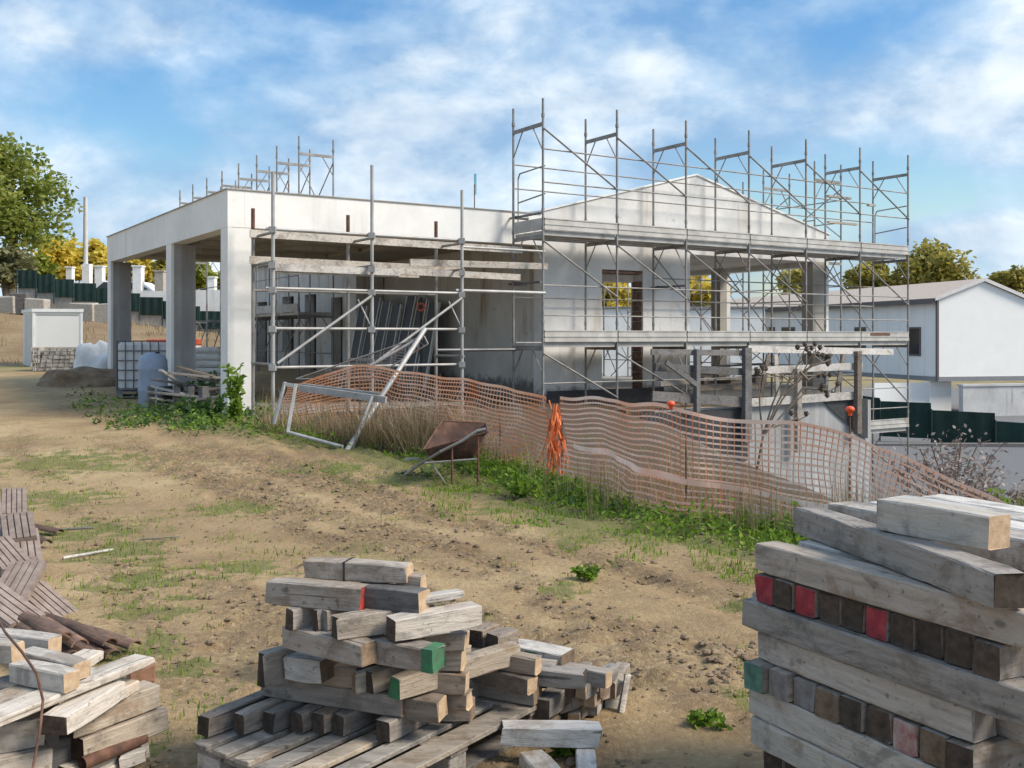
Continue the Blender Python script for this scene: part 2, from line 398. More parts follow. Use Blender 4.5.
def grassy(x, y):
    g = 0.
    for gx, gy, r in GRASS:
        d = math.hypot((x - gx), (y - gy) * 1.0) / r
        if d < 1.3: g = max(g, 1 - sm(.35, 1.0, d + 1.0 * noise.noise(Vector((x * 4, y * 6, 7))) + .6 * noise.noise(Vector((x * 13, y * 16, 2)))))
    n = noise.noise(Vector((x * .55, y * .8, 21))) + .45 * noise.noise(Vector((x * 2.6, y * 2.6, 3)))
    bias = .35 if x > -1 else .12
    g = max(g, sm(bias, bias + .5, n) * (.55 if x < 0 else .3))
    d = dfence(x, y)
    if -1.9 < d < 2.5 and y < 17: g = max(g, sm(-1.9, -.5, d + .5 * n) * .95)
    if x < 1: g = max(g, (.22 + .4 * noise.noise(Vector((x * .7, y * .5, 44)))) * sm(6.5, 12, y))
    if y > 13: g = max(g, sm(13, 18, y) * .45 * sm(-.2, .4, n) + sm(-9, -12, x) * sm(26, 31, y) * (1 - sm(31, 34, y)) * .6) * (1 - sm(33, 35, y) * .85)
    return g
def build_ground():
    xs = axis(-7., 4.5, .06, -420, 420, 1.11); ys = axis(2.6, 13.5, .06, -60, 520, 1.09)
    nx, ny = len(xs), len(ys)
    vs = []; col = []
    for y in ys:
        near = y < 26 and y > 2
        for x in xs:
            nr = near and -14 < x < 14
            vs.append((x, y, ground(x, y, nr)))
            g = grassy(x, y) if (-30 < x < 16 and 2 < y < 46) else (.6 if y > 60 or abs(x) > 40 else 0.)
            d = dfence(x, y) if (y < 40 and abs(x) < 40) else 9
            grav = sm(2.5, 5.5, d) * sm(2.5, 5, x) if x > 2 else 0.; under = sm(-.1, .5, d) * (1 - sm(13, 15, d)) if y < 24 and x > -3.5 else 0.  # under: dark brown soil behind the mesh fence, with its shade painted in
            if y > 40 and x > 2: grav = 1 - sm(70, 80, y)
            soil_darkening = max(.6 * sm(.1, 3.2, x + .3 * (y - 7)) * (1 - sm(10, 13, y)), .95 * band(x, y) * (1 - sm(13, 17, y))) if y < 17 else 0  # soil coloured darker towards the right and along the clod bands
            bank = sm(31, 35, y) * (1 - sm(45, 45.5, y)) * (1 if x < 4 else 0)
            upper = sm(45.2, 46, y) if x < 4 else 0
            col.append((g * (1 - .8 * under), grav, max(soil_darkening, bank * .9, under), under))
    fs = [(j * nx + i, j * nx + i + 1, (j + 1) * nx + i + 1, (j + 1) * nx + i) for j in range(ny - 1) for i in range(nx - 1)]
    me = bpy.data.meshes.new('ground'); me.from_pydata(vs, [], fs)
    a = me.color_attributes.new('zone', 'FLOAT_COLOR', 'POINT')
    a.data.foreach_set('color', [c for q in col for c in q])
    me.polygons.foreach_set('use_smooth', [True] * len(fs))
    m, nt, p = newmat('yard_soil', .95)
    o = coord(nt)
    big = noi(nt, o, .55, 6, .62); mid = noi(nt, o, 3.2, 7, .7, .3); fine = noi(nt, o, 24, 6, .7); peb = noi(nt, o, 75, 3, .6)
    col_ = ramp(nt, big, [(.36, (.255, .168, .08)), (.5, (.345, .238, .118)), (.66, (.44, .32, .17))])
    col_ = mix(nt, val(nt, mid, .5, .68, 0, .6), col_, (.22, .14, .075))
    col_ = mix(nt, val(nt, fine, .5, .72, 0, .5), col_, (.15, .10, .06))
    col_ = mix(nt, val(nt, fine, .46, .3, 0, .45), col_, (.56, .44, .29))
    at = nd(nt, 'ShaderNodeAttribute', attribute_name='zone')
    sc = nd(nt, 'ShaderNodeSeparateColor'); nt.links.new(at.outputs['Color'], sc.inputs[0])
    soil_darkening = math_(nt, 'MULTIPLY', sc.outputs[2], val(nt, fine, .35, .6, .3, 1.))
    col_ = mix(nt, math_(nt, 'MULTIPLY', soil_darkening, .78), col_, (.125, .08, .045))
    col_ = mix(nt, math_(nt, 'MULTIPLY', at.outputs['Alpha'], .92), col_, (.07, .05, .034))  # colours in the dark soil and painted shade behind the fence
    gcol = ramp(nt, fine, [(.3, (.07, .085, .02)), (.55, (.13, .145, .035)), (.75, (.24, .21, .08))])
    gm = val(nt, math_(nt, 'ADD', sc.outputs[0], math_(nt, 'MULTIPLY', math_(nt, 'SUBTRACT', fine, .5), .9)), .32, .85, 0, .72)
    col_ = mix(nt, gm, col_, gcol)
    gr = ramp(nt, fine, [(.3, (.11, .11, .115)), (.7, (.2, .2, .2))])
    col_ = mix(nt, sc.outputs[1], col_, gr)
    col_ = mix(nt, val(nt, peb, .66, .74, 0, .6), col_, (.47, .41, .33))
    setc(nt, p, col_)
    h = math_(nt, 'ADD', math_(nt, 'MULTIPLY', mid, .7), math_(nt, 'ADD', math_(nt, 'MULTIPLY', fine, .6), math_(nt, 'MULTIPLY', peb, .25)))
    bump(nt, p, h, .9, .035)
    me.materials.append(m)
    o = bpy.data.objects.new('ground', me); C.objects.link(o); tag(o, kind='structure')
TER[:] = [-1.05, -.45, 14.1]
build_ground()
TER[:] = [-1.72, -1.52, 14.85]
# ================================================================== UNFINISHED BUILDING
bld = thing('unfinished_building', 'unfinished white concrete building shell with gabled front and open portico', 'building', (B0.x, B0.y, 0))
ZT, ZS = 4.20, 3.55
def part(mb, name, mat, par=None, **k): return mb.build(name, mat, bld if par is None else par, **k)
# edge beams of the portico: left and front, mitred by butting
m = MB(); m.bbox(0, .3, 0, 10.05, ZS, ZT); part(m, 'edge_beam', 'white_plaster')
m = MB(); m.bbox(.303, 6.6, 0, .3, ZS + .002, ZT - .002); part(m, 'edge_beam', 'white_plaster')
m = MB(); m.bbox(-.025, .33, -.025, 10.07, ZT + .001, ZT + .018); m.bbox(.331, 6.56, -.025, .33, ZT, ZT + .017); part(m, 'coping', 'raw_concrete')
m = MB(); m.bbox(.302, 4.25, .302, 10.0, ZS + .12, ZT - .12); m.bbox(4.251, 6.59, .302, 7.55, ZS + .12, ZT - .12); part(m, 'roof_slab', 'soffit')
m = MB()
for vv in (2.1, 3.95, 5.9, 7.8): m.bbox(.303, 4.24, vv, vv + .3, ZS + .03, ZS + .119)
for uu in (2.2, 4.3): m.bbox(uu, uu + .28, .303, 7.5, ZS + .035, ZS + .118)
part(m, 'ceiling_rib', 'soffit')
for i, v0 in enumerate((0.003, 3.76, 9.62)):
    c_ = MB(); du = .46 if i == 0 else .50
    c_.bbox(.003, .06, v0, v0 + .40, -.1, ZS - .002, 0)
    c_.bbox(.0605, du, v0 + .003, v0 + .397, -.1, ZS - .003, 0 if i == 0 else 1)
    part(c_, 'column', ['white_plaster', 'board_concrete'])
# gabled front wall with the door opening and the open right half
UL, UR, UP_, ZP, ZE = 6.6, 15.47, 10.9, 5.38, 4.25
d0, d1, dt = bu(602, 0), bu(643, 0), bz(620, 270, 0)
w1 = bu(690, 0)
FL = .42
m = MB()
TH = .35
def fw(u0, u1, z0, z1): m.bbox(u0, u1, 0.0, TH, z0, z1)
fw(UL, d0, -.9, ZS); fw(d1, w1, -.9, ZS); fw(d0, d1, dt, ZS); fw(d0, d1, -.9, FL)
poly = [(UL, ZS), (UR, ZS), (UR, ZE), (UP_, ZP), (UL, ZE)]
m.prism([b(u, 0, z) for u, z in poly], V * .33)
part(m, 'gable_wall', 'grey_plaster')
m = MB()
for (ua, za, ub, zb) in ((UL - .04, ZE, UP_, ZP), (UP_, ZP, UR + .04, ZE)):
    m.prism([b(ua, -.03, za + .002), b(ub, -.03, zb + .002), b(ub, -.03, zb + .035), b(ua, -.03, za + .035)], V * .42)
part(m, 'coping', 'white_plaster')
m = MB()
for z in (dt - .02,): m.bbox(d0 + .01, d1 - .01, .02, TH - .02, z - .05, z - .001)
for k in range(12):
    z = FL + .01 + k * .225
    if z + .2 < dt - .06: m.bbox(d1 - .035, d1 - .004, .02, TH - .02, z, z + .205)
part(m, 'door_reveal', 'clay_dark')
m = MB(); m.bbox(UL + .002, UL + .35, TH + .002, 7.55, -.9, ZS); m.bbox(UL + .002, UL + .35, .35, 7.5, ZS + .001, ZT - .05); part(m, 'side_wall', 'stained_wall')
# rear wing seen through the portico, with its dark openings
m = MB(); W0, W1, u5 = 7.6, 17.4, 5.8
ops = [(8.5, 9.3, .45, 2.75), (10.4, 11.3, .45, 2.9), (12.2, 13.2, 1.2, 2.9), (14.6, 15.6, .45, 2.8)]
cur = W0
for a, c_, z0, z1 in ops:
    m.bbox(u5, u5 + .3, cur, a, -.3, 3.95); m.bbox(u5, u5 + .3, a, c_, z1, 3.95); m.bbox(u5, u5 + .3, a, c_, -.3, z0); cur = c_
m.bbox(u5, u5 + .3, cur, W1, -.3, 3.95)
m.bbox(u5 + .301, 6.6, W0, W0 + .3, -.3, 3.95); m.bbox(u5 + .301, 11., W1 - .3, W1, -.3, 3.95); m.bbox(9.5, 9.8, W0, W1 - .31, -.3, 3.9)
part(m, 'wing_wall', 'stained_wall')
m = MB(); m.bbox(u5 - .1, 11.1, W0 + .01, W1 + .2, 3.955, 4.1); part(m, 'wing_roof', 'raw_concrete')
# roof over the main hall, floor slab, columns of the open right half
m = MB()
for (ua, za, ub, zb) in ((UL + .36, ZE - .26, UP_, ZP - .3), (UP_, ZP - .3, UR - .02, ZE - .26)):
    m.prism([b(ua, .34, za), b(ub, .34, zb), b(ub, .34, zb + .18), b(ua, .34, za + .18)], V * 7.1)
part(m, 'roof', 'raw_concrete')
m = MB(); m.bbox(UL + .36, 15.1, .36, 7.4, ZS + .03, ZS + .2)
m.bbox(15.1, 15.46, .36, 7.4, ZS - .1, ZE - .3); m.bbox(w1, 15.4, 7.1, 7.4, ZS - .2, ZS + .02)
part(m, 'ceiling', 'grey_plaster')
m = MB(); m.bbox(UL + .36, UR - .01, .352, 7.6, .2, FL); m.bbox(.5, UL - .01, .45, 7.55, .05, .3); m.bbox(w1, UR - .02, .0, .351, .2, FL - .004); part(m, 'floor_slab', 'raw_concrete')
m = MB(); m.bbox(d1 + .6, UR - .01, -.012, .3, -1.2, .199); m.bbox(UL + .1, d1 + .599, -.014, -.004, -.9, FL + .1); part(m, 'foundation', 'membrane')
c0 = bu(813, 0)
for (u0, v0, ww, mt) in ((c0, .002, UR - c0, 'raw_concrete'), (15.05, 3.45, .4, 'raw_concrete'), (15.05, 7.0, .4, 'raw_concrete'), (w1, 7.0, .4, 'raw_concrete')):
    m = MB(); m.bbox(u0, u0 + ww - .14, v0, v0 + .36, FL + .001, ZS - .002); m.bbox(u0 + ww - .139, u0 + ww - .004, v0 + .003, v0 + .357, FL + .001, ZS - .003, 1)
    part(m, 'column', [mt, 'white_plaster'])
# rod with a cyan strip standing on the portico roof
p = aty(474.5, 212, 23.5); r_ = thing('marker_rod', 'thin steel rod with a cyan strip tied on top, standing on the portico roof', 'rod', (p.x, p.y, ZT - .12))
m = MB(); m.tube((p.x, p.y, ZT - .12), (p.x, p.y, 5.2), .012); m.build('rod', 'rust', r_)
m = MB(); m.obox(Vector((p.x - .02, p.y, 4.95)), Vector((.045, .02, 0)), Vector((0, .012, 0)), Vector((.02, 0, .5))); m.build('strip', 'cyan', r_, jitter=.02)
# ================================================================== FRAME SCAFFOLDS
def tubes(root, name, segs, r, mat='galv', n=6):
    m = MB()
    for p, q in segs: m.tube(p, q, r, n)
    return m.build(name, mat, root, smooth=False)
def frame(root, pi, po, z0, zt, z1, base=False):
    """One H frame: two standards, transom and two knee braces."""
    m = MB(); pi = Vector((pi.x, pi.y, 0)); po = Vector((po.x, po.y, 0)); d = po - pi
    za, zb = (z0, z0) if not base else (ground(pi.x, pi.y), ground(po.x, po.y))
    m.tube(pi + Z * za, pi + Z * z1, .024); m.tube(po + Z * zb, po + Z * z1, .024)
    m.bar(pi + Z * zt, po + Z * zt, .045, .07)
    m.tube(pi + d * .34 + Z * zt, pi + Z * (zt - .52), .013, 6); m.tube(po - d * .34 + Z * zt, po + Z * (zt - .52), .013, 6)
    for q in (pi, po): m.tube(q + Z * (z1 - .06), q + Z * (z1 - .0), .021, 6); m.tube(q + Z * (zt + .13), q + Z * (zt + .2), .034, 8); None if base else m.tube(q + Z * (z0 + .02), q + Z * (z0 + .1), .031, 8)
    if base:
        for q, zz in ((pi, za), (po, zb)): m.box(q + Z * (zz + .01), .16, .16, .02)
    return m.build('frame', 'galv', root)
OV, IV = -1.25, -.2
PX = [543, 617, 686, 749, 806, 860, 908]
us = [bu(x, OV) for x in PX]
LV = [-.72, 1.45, 3.62, 5.79]
front = thing('scaffold', 'tall galvanised frame scaffold of six bays in front of the gabled wall', 'scaffold', b(us[0], OV, ground(*b(us[0], OV).xy)))
for i, u in enumerate(us):
    pi, po = b(u, IV), b(u, OV)
    if i >= 5:
        frame(front, pi, po, -.3, LV[0] - .03, LV[0] + .42, True); frame(front, pi, po, LV[0] + .42, LV[1] - .03, LV[1] + .42)
    else: frame(front, pi, po, 0, LV[1] - .03, LV[1] + .42, True)
    frame(front, pi, po, LV[1] + .42, LV[2] - .03, LV[2] + .42); frame(front, pi, po, LV[2] + .42, LV[3] - .03, LV[3] + .46)
def deck(root, ua, ub, va, vb, z, name='deck', mat='deck_metal'):
    m = MB(); n = 3; w = (vb - va) / n
    for k in range(n): m.bbox(ua + .03, ub - .03, va + k * w + .01, va + (k + 1) * w - .01, z + .02, z + .085)
    for k in range(n + 1): 
        vv = min(max(va + k * w, va + .012), vb - .012); m.bbox(ua + .035, ub - .035, vv - .01, vv + .01, z + .0, z + .10)
    m.build(name, mat, root)
def toe(root, ua, ub, v, z, mat=('deck_metal',)):
    m = MB(); m.bbox(ua + .02, ub - .02, v - .03, v - .012, z + .10, z + .33)
    for zz in (z + .105, z + .2, z + .31): m.bbox(ua + .02, ub - .02, v - .042, v - .03, zz, zz + .022)
    m.build('toe_board', list(mat), root)
def rail(root, p, q, r=.015, name='guard_rail', mat='galv'):
    return tubes(root, name, [(p, q)], r, mat)
for i in range(6):
    a, c_ = us[i], us[i + 1]
    for k in (1, 2):
        deck(front, a, c_, OV + .02, IV - .02, LV[k])
        toe(front, a, c_, OV - .0, LV[k], ('deck_metal',))
    if i == 5: deck(front, a, c_, OV + .02, IV - .02, LV[0]); toe(front, a, c_, OV, LV[0])
    for v, hs in ((OV, (1.02, 1.66)), (IV, (1.02, 1.5))):
        for h in hs: rail(front, b(a, v, LV[2] + h), b(c_, v, LV[2] + h))
    for h in (.62, 1.2): rail(front, b(a, OV, LV[1] + h), b(c_, OV, LV[1] + h))
    rail(front, b(a, IV, LV[1] + 1.0), b(c_, IV, LV[1] + 1.0))
    if i != 5 : rail(front, b(a, OV, .75), b(c_, OV, .75))
    else:
        for h in (.6, 1.1): rail(front, b(a, OV, LV[0] + h), b(c_, OV, LV[0] + h))
    for k in ((1, 2) if i not in (3, 4) else (1, 2)):
        rail(front, b(a, OV - .03, LV[k + 1] - .12), b(c_, OV - .03, LV[k] + 1.0), .019, 'diagonal_brace')
    if i in (2, 3, 4, 5): rail(front, b(a, IV + .03, LV[2] - .12), b(c_, IV + .03, LV[1] + .3), .016, 'diagonal_brace'); rail(front, b(a, IV, LV[1] + 1.5), b(c_, IV, LV[1] + 1.5)); rail(front, b(a, IV, LV[1] - .9), b(c_, IV, LV[1] - .9))
    if i in (3, 4): rail(front, b(a, OV - .03, LV[1] - .1), b(c_, OV - .03, .3), .016, 'diagonal_brace')
    if i < 2: rail(front, b(a, OV - .03, LV[1] - .12), b(c_, OV - .03, .42), .019, 'diagonal_brace')
    if i == 5: rail(front, b(a, OV - .03, LV[1] - .12), b(c_, OV - .03, LV[0] + .7), .019, 'diagonal_brace'); rail(front, b(a, OV - .03, LV[0] - .12), b(c_, OV - .03, -2.0), .019, 'diagonal_brace')
# end guards of the top deck
for u, s in ((us[0], 1), (us[6], -1)):
    m = MB()
    q = [b(u + .05 * s, IV - .1, LV[2] + .1), b(u + .05 * s, IV - .1, LV[2] + 1.2), b(u + .05 * s, IV - .16, LV[2] + 1.3), b(u + .05 * s, OV, LV[2] + 1.34)]
    m.path(q, .015, 6); m.tube(b(u + .05 * s, IV - .1, LV[2] + .72), b(u + .05 * s, OV, LV[2] + .8), .015, 6)
    m.build('end_guard', 'galv', front)
m = MB(); m.bbox(us[0] - .01, us[0] + .01, OV + .03, IV - .03, LV[2] + .1, LV[2] + .33); m.build('toe_board', 'deck_metal', front)
# wall ties
for u, z in ((us[0] + .02, 2.72), (us[2] + .1, 2.75), (us[0] + .05, 4.06)):
    m = MB(); m.tube(b(u, OV + .1, z), b(u, -.012, z), .024); m.tube(b(u, -.2, z), b(u + .3, -.2, z), .04); m.build('wall_tie', 'galv_dark', front)
# rust smear on the right-most toe board
m = MB(); m.bbox(us[5] + .35, us[5] + 1.1, OV - .034, OV - .031, LV[1] + .24, LV[1] + .3); m.build('rust_patch', 'rust', front, jitter=.006)

def scaffold_along(root, u0, u1, v_list, lifts, top, rails, diags, decks, base=True, xb=True):
    prev = None
    for v in v_list:
        pi, po = b(u0, v), b(u1, v); z = None
        for k, zt in enumerate(lifts):
            frame(root, pi, po, z if z is not None else 0, zt, (zt + .42) if k < len(lifts) - 1 else top, k == 0); z = zt + .42
        if prev is not None:
            for uu, z in rails: rail(root, b(uu, prev, z), b(uu, v, z))
            for uu, za, zb in diags: rail(root, b(uu, prev, za), b(uu, v, zb), .016, 'diagonal_brace')
        prev = v
    for (va, vb, z) in decks:
        m = MB()
        for k in range(3):
            w = (u1 - u0 - .1) / 3; m.bbox(u0 + .05 + k * w, u0 + .04 + (k + 1) * w, va, vb, z, z + .07)
        m.build('deck', 'deck_metal', root)
        m = MB(); m.bbox(u0 - .03, u0 - .015, va, vb, z + .08, z + .3); m.build('toe_board', 'deck_metal', root)
rear = thing('scaffold', 'frame scaffold behind the portico with its tops showing above the left roof edge', 'scaffold', b(4.54, 8.48, ground(*b(4.54, 8.48).xy)))
vl = [8.48 + 1.70 * i for i in range(8)]
scaffold_along(rear, 4.54, 5.52, vl, [2.2, 4.38, 6.55], 7.02, [(5.52, 5.2), (5.52, 1.2), (4.54, 3.3)], [(5.52, 6.4, 5.1), (5.52, 4.4, 6.0), (4.54, 2.1, .6)],
               [(vl[i] + .03, vl[i + 1] - .03, 2.25) for i in range(4)] + [(vl[i] + .03, vl[i + 1] - .03, 1.0) for i in range(0)])
m = MB(); q = [b(4.75, 8.5, 4.4), b(4.75, 8.5, 5.0), b(5.35, 8.5, 5.0), b(5.35, 8.5, 4.4)]; m.path(q, .014, 6); m.build('end_guard', 'galv', rear)
side = thing('scaffold', 'frame scaffold running back along the right flank of the building shell', 'scaffold', b(15.68, .75, ground(*b(15.68, .75).xy)))
vl = [.62 + 1.78 * i for i in range(6)]
scaffold_along(side, 15.66, 16.7, vl, [-.75, 1.42, 3.6, 5.76], 6.25, [(16.7, 4.7), (16.7, 5.3), (15.66, 4.7), (16.7, 2.5), (16.7, 3.0), (15.66, 2.6), (16.7, .6), (15.66, .9)],
               [(16.7, 5.6, 4.6), (16.7, 4.3, 5.6), (16.7, 3.4, 2.3), (15.66, 1.5, 3.4), (15.66, 1.3, .1)], [(vl[i] + .03, vl[i + 1] - .03, 1.46) for i in range(5)])
# short planks clamped across the corner
for (px, py, L_, vv) in ((827, 196, .9, .3), (828, 222, 1.1, .35), (868, 205, .25, .3)):
    p = aty(px, py, 25.6); m = MB(); m.bar(p, p + U * L_, .09, .05); m.build('corner_board', 'tan_wood', side)
# ================================================================== TUBE SCAFFOLD BEFORE THE PORTICO
tub = thing('tube_scaffold', 'tube and clamp scaffold with loose boards across the portico front', 'scaffold', b(.345, -1.3, ground(*b(.345, -1.3).xy)))
TO, TI = -1.3, -.35
tu = [bu(273, TO), bu(372, TO), bu(462, TO), bu(515, TO)]
for (px, ztop) in ((273, 4.34), (372, 4.62), (462, 4.33)):
    p = b(bu(px, TO), TO); m = MB(); m.tube(Vector((p.x, p.y, ground(p.x, p.y))), Vector((p.x, p.y, ztop)), .030, 10)
    for z in (1.15, 1.78, 2.42, 2.82, 3.4): m.box((p.x, p.y - .03, z), .11, .09, .10)
    m.build('standard', 'galv_light', tub)
for (px, ztop, zr) in ((253, 3.85, 3.45), (348, 3.85, 3.4), (436, 3.85, 3.4)):
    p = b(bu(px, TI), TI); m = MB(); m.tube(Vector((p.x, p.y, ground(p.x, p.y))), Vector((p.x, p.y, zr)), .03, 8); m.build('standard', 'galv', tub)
    m = MB(); m.tube(Vector((p.x, p.y, zr)), Vector((p.x, p.y, ztop)), .034, 8); m.build('standard', 'rust', tub)
def led(u0, u1, v, z, r=.024, mat='galv_light', z1=None):
    m = MB(); m.tube(b(u0, v, z), b(u1, v, z if z1 is None else z1), r, 8); m.build('ledger', mat, tub)
e = us[0] + .05
led(tu[0] - .1, tu[2] + .1, TO + .05, 3.42, .024, 'galv_light'); led(tu[2], e, TO + .05, 3.30, .022, 'galv_light')
led(tu[0] - .1, tu[2] + .05, TO + .05, 2.45); led(tu[2] - .1, e, TO + .05, 2.50, .03)
led(tu[0], tu[2] + .05, TO + .05, 1.79); led(tu[0], tu[2] + .05, TO + .05, 1.15)
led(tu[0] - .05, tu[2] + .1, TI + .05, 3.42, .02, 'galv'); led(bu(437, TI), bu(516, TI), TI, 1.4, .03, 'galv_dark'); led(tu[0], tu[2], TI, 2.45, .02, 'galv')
for i in range(3):
    for z in (3.36, 2.88, 1.2 + .05 * i):
        m = MB(); m.tube(b(tu[i], TO - .06, z), b(tu[i], TI + .1, z), .024, 8); m.build('transom', 'galv', tub)
for i in range(2):
    m = MB(); m.tube(b(tu[i] + .06, TO - .05, 1.22), b(tu[i + 1] - .03, TO - .05, 2.36), .024, 8); m.build('diagonal_brace', 'galv_light', tub)
    m = MB(); m.tube(b(tu[i + 1], TO, 1.8), b(tu[i + 1] - .22, TO + .1, 2.3), .015, 6); m.build('diagonal_brace', 'galv_light', tub)
for (pxa, pxb, v, z, zb, h, mt, th) in ((250, 522, -.55, 3.40, 3.37, .13, 'pale_wood', .04), (250, 462, -.6, 2.95, 2.93, .13, 'pale_wood', .045), (410, 547, -.95, 3.0, 3.04, .12, 'pale_wood', .045),
                                        (275, 400, TO + .1, 2.80, 2.79, .12, 'pale_wood', .04), (398, 520, -1.0, 2.83, 2.80, .12, 'tan_wood', .04), (276, 418, TO + .16, 2.72, 2.73, .04, 'pale_wood', .1)):
    p, q = b(bu(pxa, v), v, z), b(bu(pxb, v), v, zb); m = MB(); m.bar(p, q, th, h); m.build('board', mt, tub)
# ================================================================== CONCRETE RETAINING WALL AND TIMBER BARRIER ON IT
rw = thing('retaining_wall', 'low shuttered grey concrete wall below the timber barrier and scaffold', 'wall', b(10, -1.75, -1.5))
m = MB(); m.bbox(bu(655, -1.75), 14.85, -1.75, -1.5, -3.4, .16); m.build('wall', 'form_concrete', rw)
m = MB(); m.bbox(7.6, 14.84, -1.499, -.02, -1.2, .172); m.build('terrace_fill', 'soil', rw)
m = MB(); ua, ub = bu(822, -1.8), bu(868, -1.8)
m.prism([b(ua, -1.80, .22), b(ub, -1.80, .20), b(ub, -1.80, -.75), b(ub - .2, -1.80, -.70), b(ua + .5, -1.80, -.12)], V * .02); m.build('membrane_flap', 'membrane', rw, jitter=.006)
m = MB(); m.bbox(bu(640, -1.72), bu(748, -1.78), -1.775, -1.752, -1.0, .13); m.build('membrane', 'membrane', rw)
tb = thing('timber_barrier', 'rough timber barrier of grey and pale boards below the lower scaffold deck', 'barrier', b(bu(700, -1.86), -1.86, .16))
for (px, w, z0, z1, mt) in ((696, .11, .1, 1.4, 'dark_wood'), (746, .2, -.6, 1.42, 'dark_wood'), (797, .15, -.9, .95, 'brown_wood'), (857, .16, -.6, 1.32, 'brown_wood')):
    u = bu(px, -1.9); m = MB(); m.bbox(u - w / 2, u + w / 2, -1.98, -1.87, z0, z1); m.build('post', mt, tb, bevel=.006)
for (xa, ya, xb, yb, h, mt, v) in ((651, 352, 748, 353, .12, 'dark_wood', -1.85), (655, 367, 746, 372, .16, 'dark_wood', -1.85), (652, 396, 748, 402, .2, 'dark_wood', -1.85), (660, 384, 700, 381, .1, 'brown_wood', -1.85),
                                   (748, 349, 893, 352, .15, 'pale_wood', -1.85), (748, 371, 862, 366, .16, 'pale_wood', -1.85), (746, 403, 862, 395, .18, 'pale_wood', -1.85), (700, 388, 760, 386, .12, 'brown_wood', -1.62)):
    p = b(bu(xa, v), v, bz(xa, ya, v)); q = b(bu(xb, v), v, bz(xb, yb, v)); m = MB(); m.bar(p, q, .04, h); m.build('board', mt, tb, bevel=.004)
p = b(bu(666, -1.99), -1.99, bz(666, 362, -2)); q = b(bu(697, -1.99), -1.99, bz(697, 385, -2)); m = MB(); m.bar(p, q, .05, .1); m.build('brace', 'dark_wood', tb)
# boards stacked inside the open hall
for k in range(6):
    m = MB(); z = FL + .01 + k * .06; m.obox(b(11.6 + R.uniform(-.1, .1), 2.2, z), U * (2.6 + R.uniform(-.3, .3)), V * .6 + U * R.uniform(-.05, .05), Z * .05)
    o = m.build('formwork_panel', 'brown_wood'); tag(o, 'brown boards stacked on the floor of the open right half of the shell', 'board', 'boards stacked inside the shell')
for k, (ua, va, ub, vb, z, mt) in enumerate(((10.9, .8, 13.2, .7, .62, 'tan_wood'), (11.3, 1.3, 14.2, 1.5, .55, 'pale_wood'), (12.4, .9, 14.6, 1.0, .7, 'brown_wood'), (10.8, 1.7, 12.8, 1.9, .8, 'pale_wood'), (13., 1.6, 14.8, 1.2, .9, 'dark_wood'))):
    m = MB(); m.bar(b(ua, va, z), b(ub, vb, z + .06 * (k % 3)), .18, .05); tag(m.build('loose_board', mt, bevel=.004), 'loose board lying across the clutter on the floor of the open right half', 'board', 'loose boards inside the open half')
for k in range(4):
    m = MB(); m.bbox(11.2 + .9 * k, 11.6 + .9 * k, 1.0, 1.5, FL + .002, FL + .18 + .07 * (k % 2)); tag(m.build('timber_block', 'brown_wood', bevel=.02, jitter=.01), 'dark timber block under the loose boards in the open right half', 'block', 'timber blocks inside the open half')
for k, (px, tilt) in enumerate(((760, .25), (778, -.1), (835, .3))):
    u = bu(px, -1.42); m = MB(); m.bar(b(u, -1.42, .19), b(u + tilt, -1.44, 1.25), .12, .035, 0, V); tag(m.build('leaning_board', ('brown_wood', 'pale_wood', 'grey_wood')[k], bevel=.003), ('brown board standing behind the timber barrier near its middle', 'pale upright board behind the timber barrier near the dead thistle', 'grey board slanting behind the right end of the timber barrier')[k], 'board')
# dark window frames leaning on the side wall inside the portico
for k in range(7):
    v = 3.6 + k * .56; u = 5.75 - .05 * k; h = 2.15 + .2 * ((k * 7) % 3) * .5; w = .5 if k % 3 else .52
    r_ = thing('window_frame', 'dark glazed panel with pale edges leaning on the stained wall inside the portico', 'window panel', b(u, v, .31), 'dark panels leaning inside the portico')
    tp = Vector(U * (.48 + .04 * (k % 3)) + V * .12 + Z * h); a = V * w; n_ = a.cross(tp).normalized() * -.045
    m = MB(); m.obox(b(u, v, .31), a, tp, n_); m.build('panel', 'panel_dark', r_)
    m = MB()
    for s in (0., .93): m.obox(b(u, v, .31) + a * s - n_ * .25, a * .07, tp, n_ * 1.5)
    m.build('edge_strip', 'white_metal', r_)
# red warning lamp on black post
p = aty(421, 372, 21.6); g_ = .3
lam = thing('warning_lamp', 'round red warning lamp on a thin black post inside the portico', 'lamp', (p.x, p.y, g_))
m = MB(); m.tube((p.x, p.y, g_), (p.x, p.y, 2.5), .03); m.box((p.x, p.y, g_ + .03), .3, .3, .05); m.build('post', 'black', lam)
m = MB(); q = aty(421, 307, 21.55); m.tube(q - Vector((0, .05, 0)), q + Vector((0, .03, 0)), .095, 16); m.build('lamp_head', 'red_sheet', lam)
m = MB(); m.tube(q - Vector((0, .062, 0)), q - Vector((0, .051, 0)), .055, 14); m.build('lens', 'black', lam)
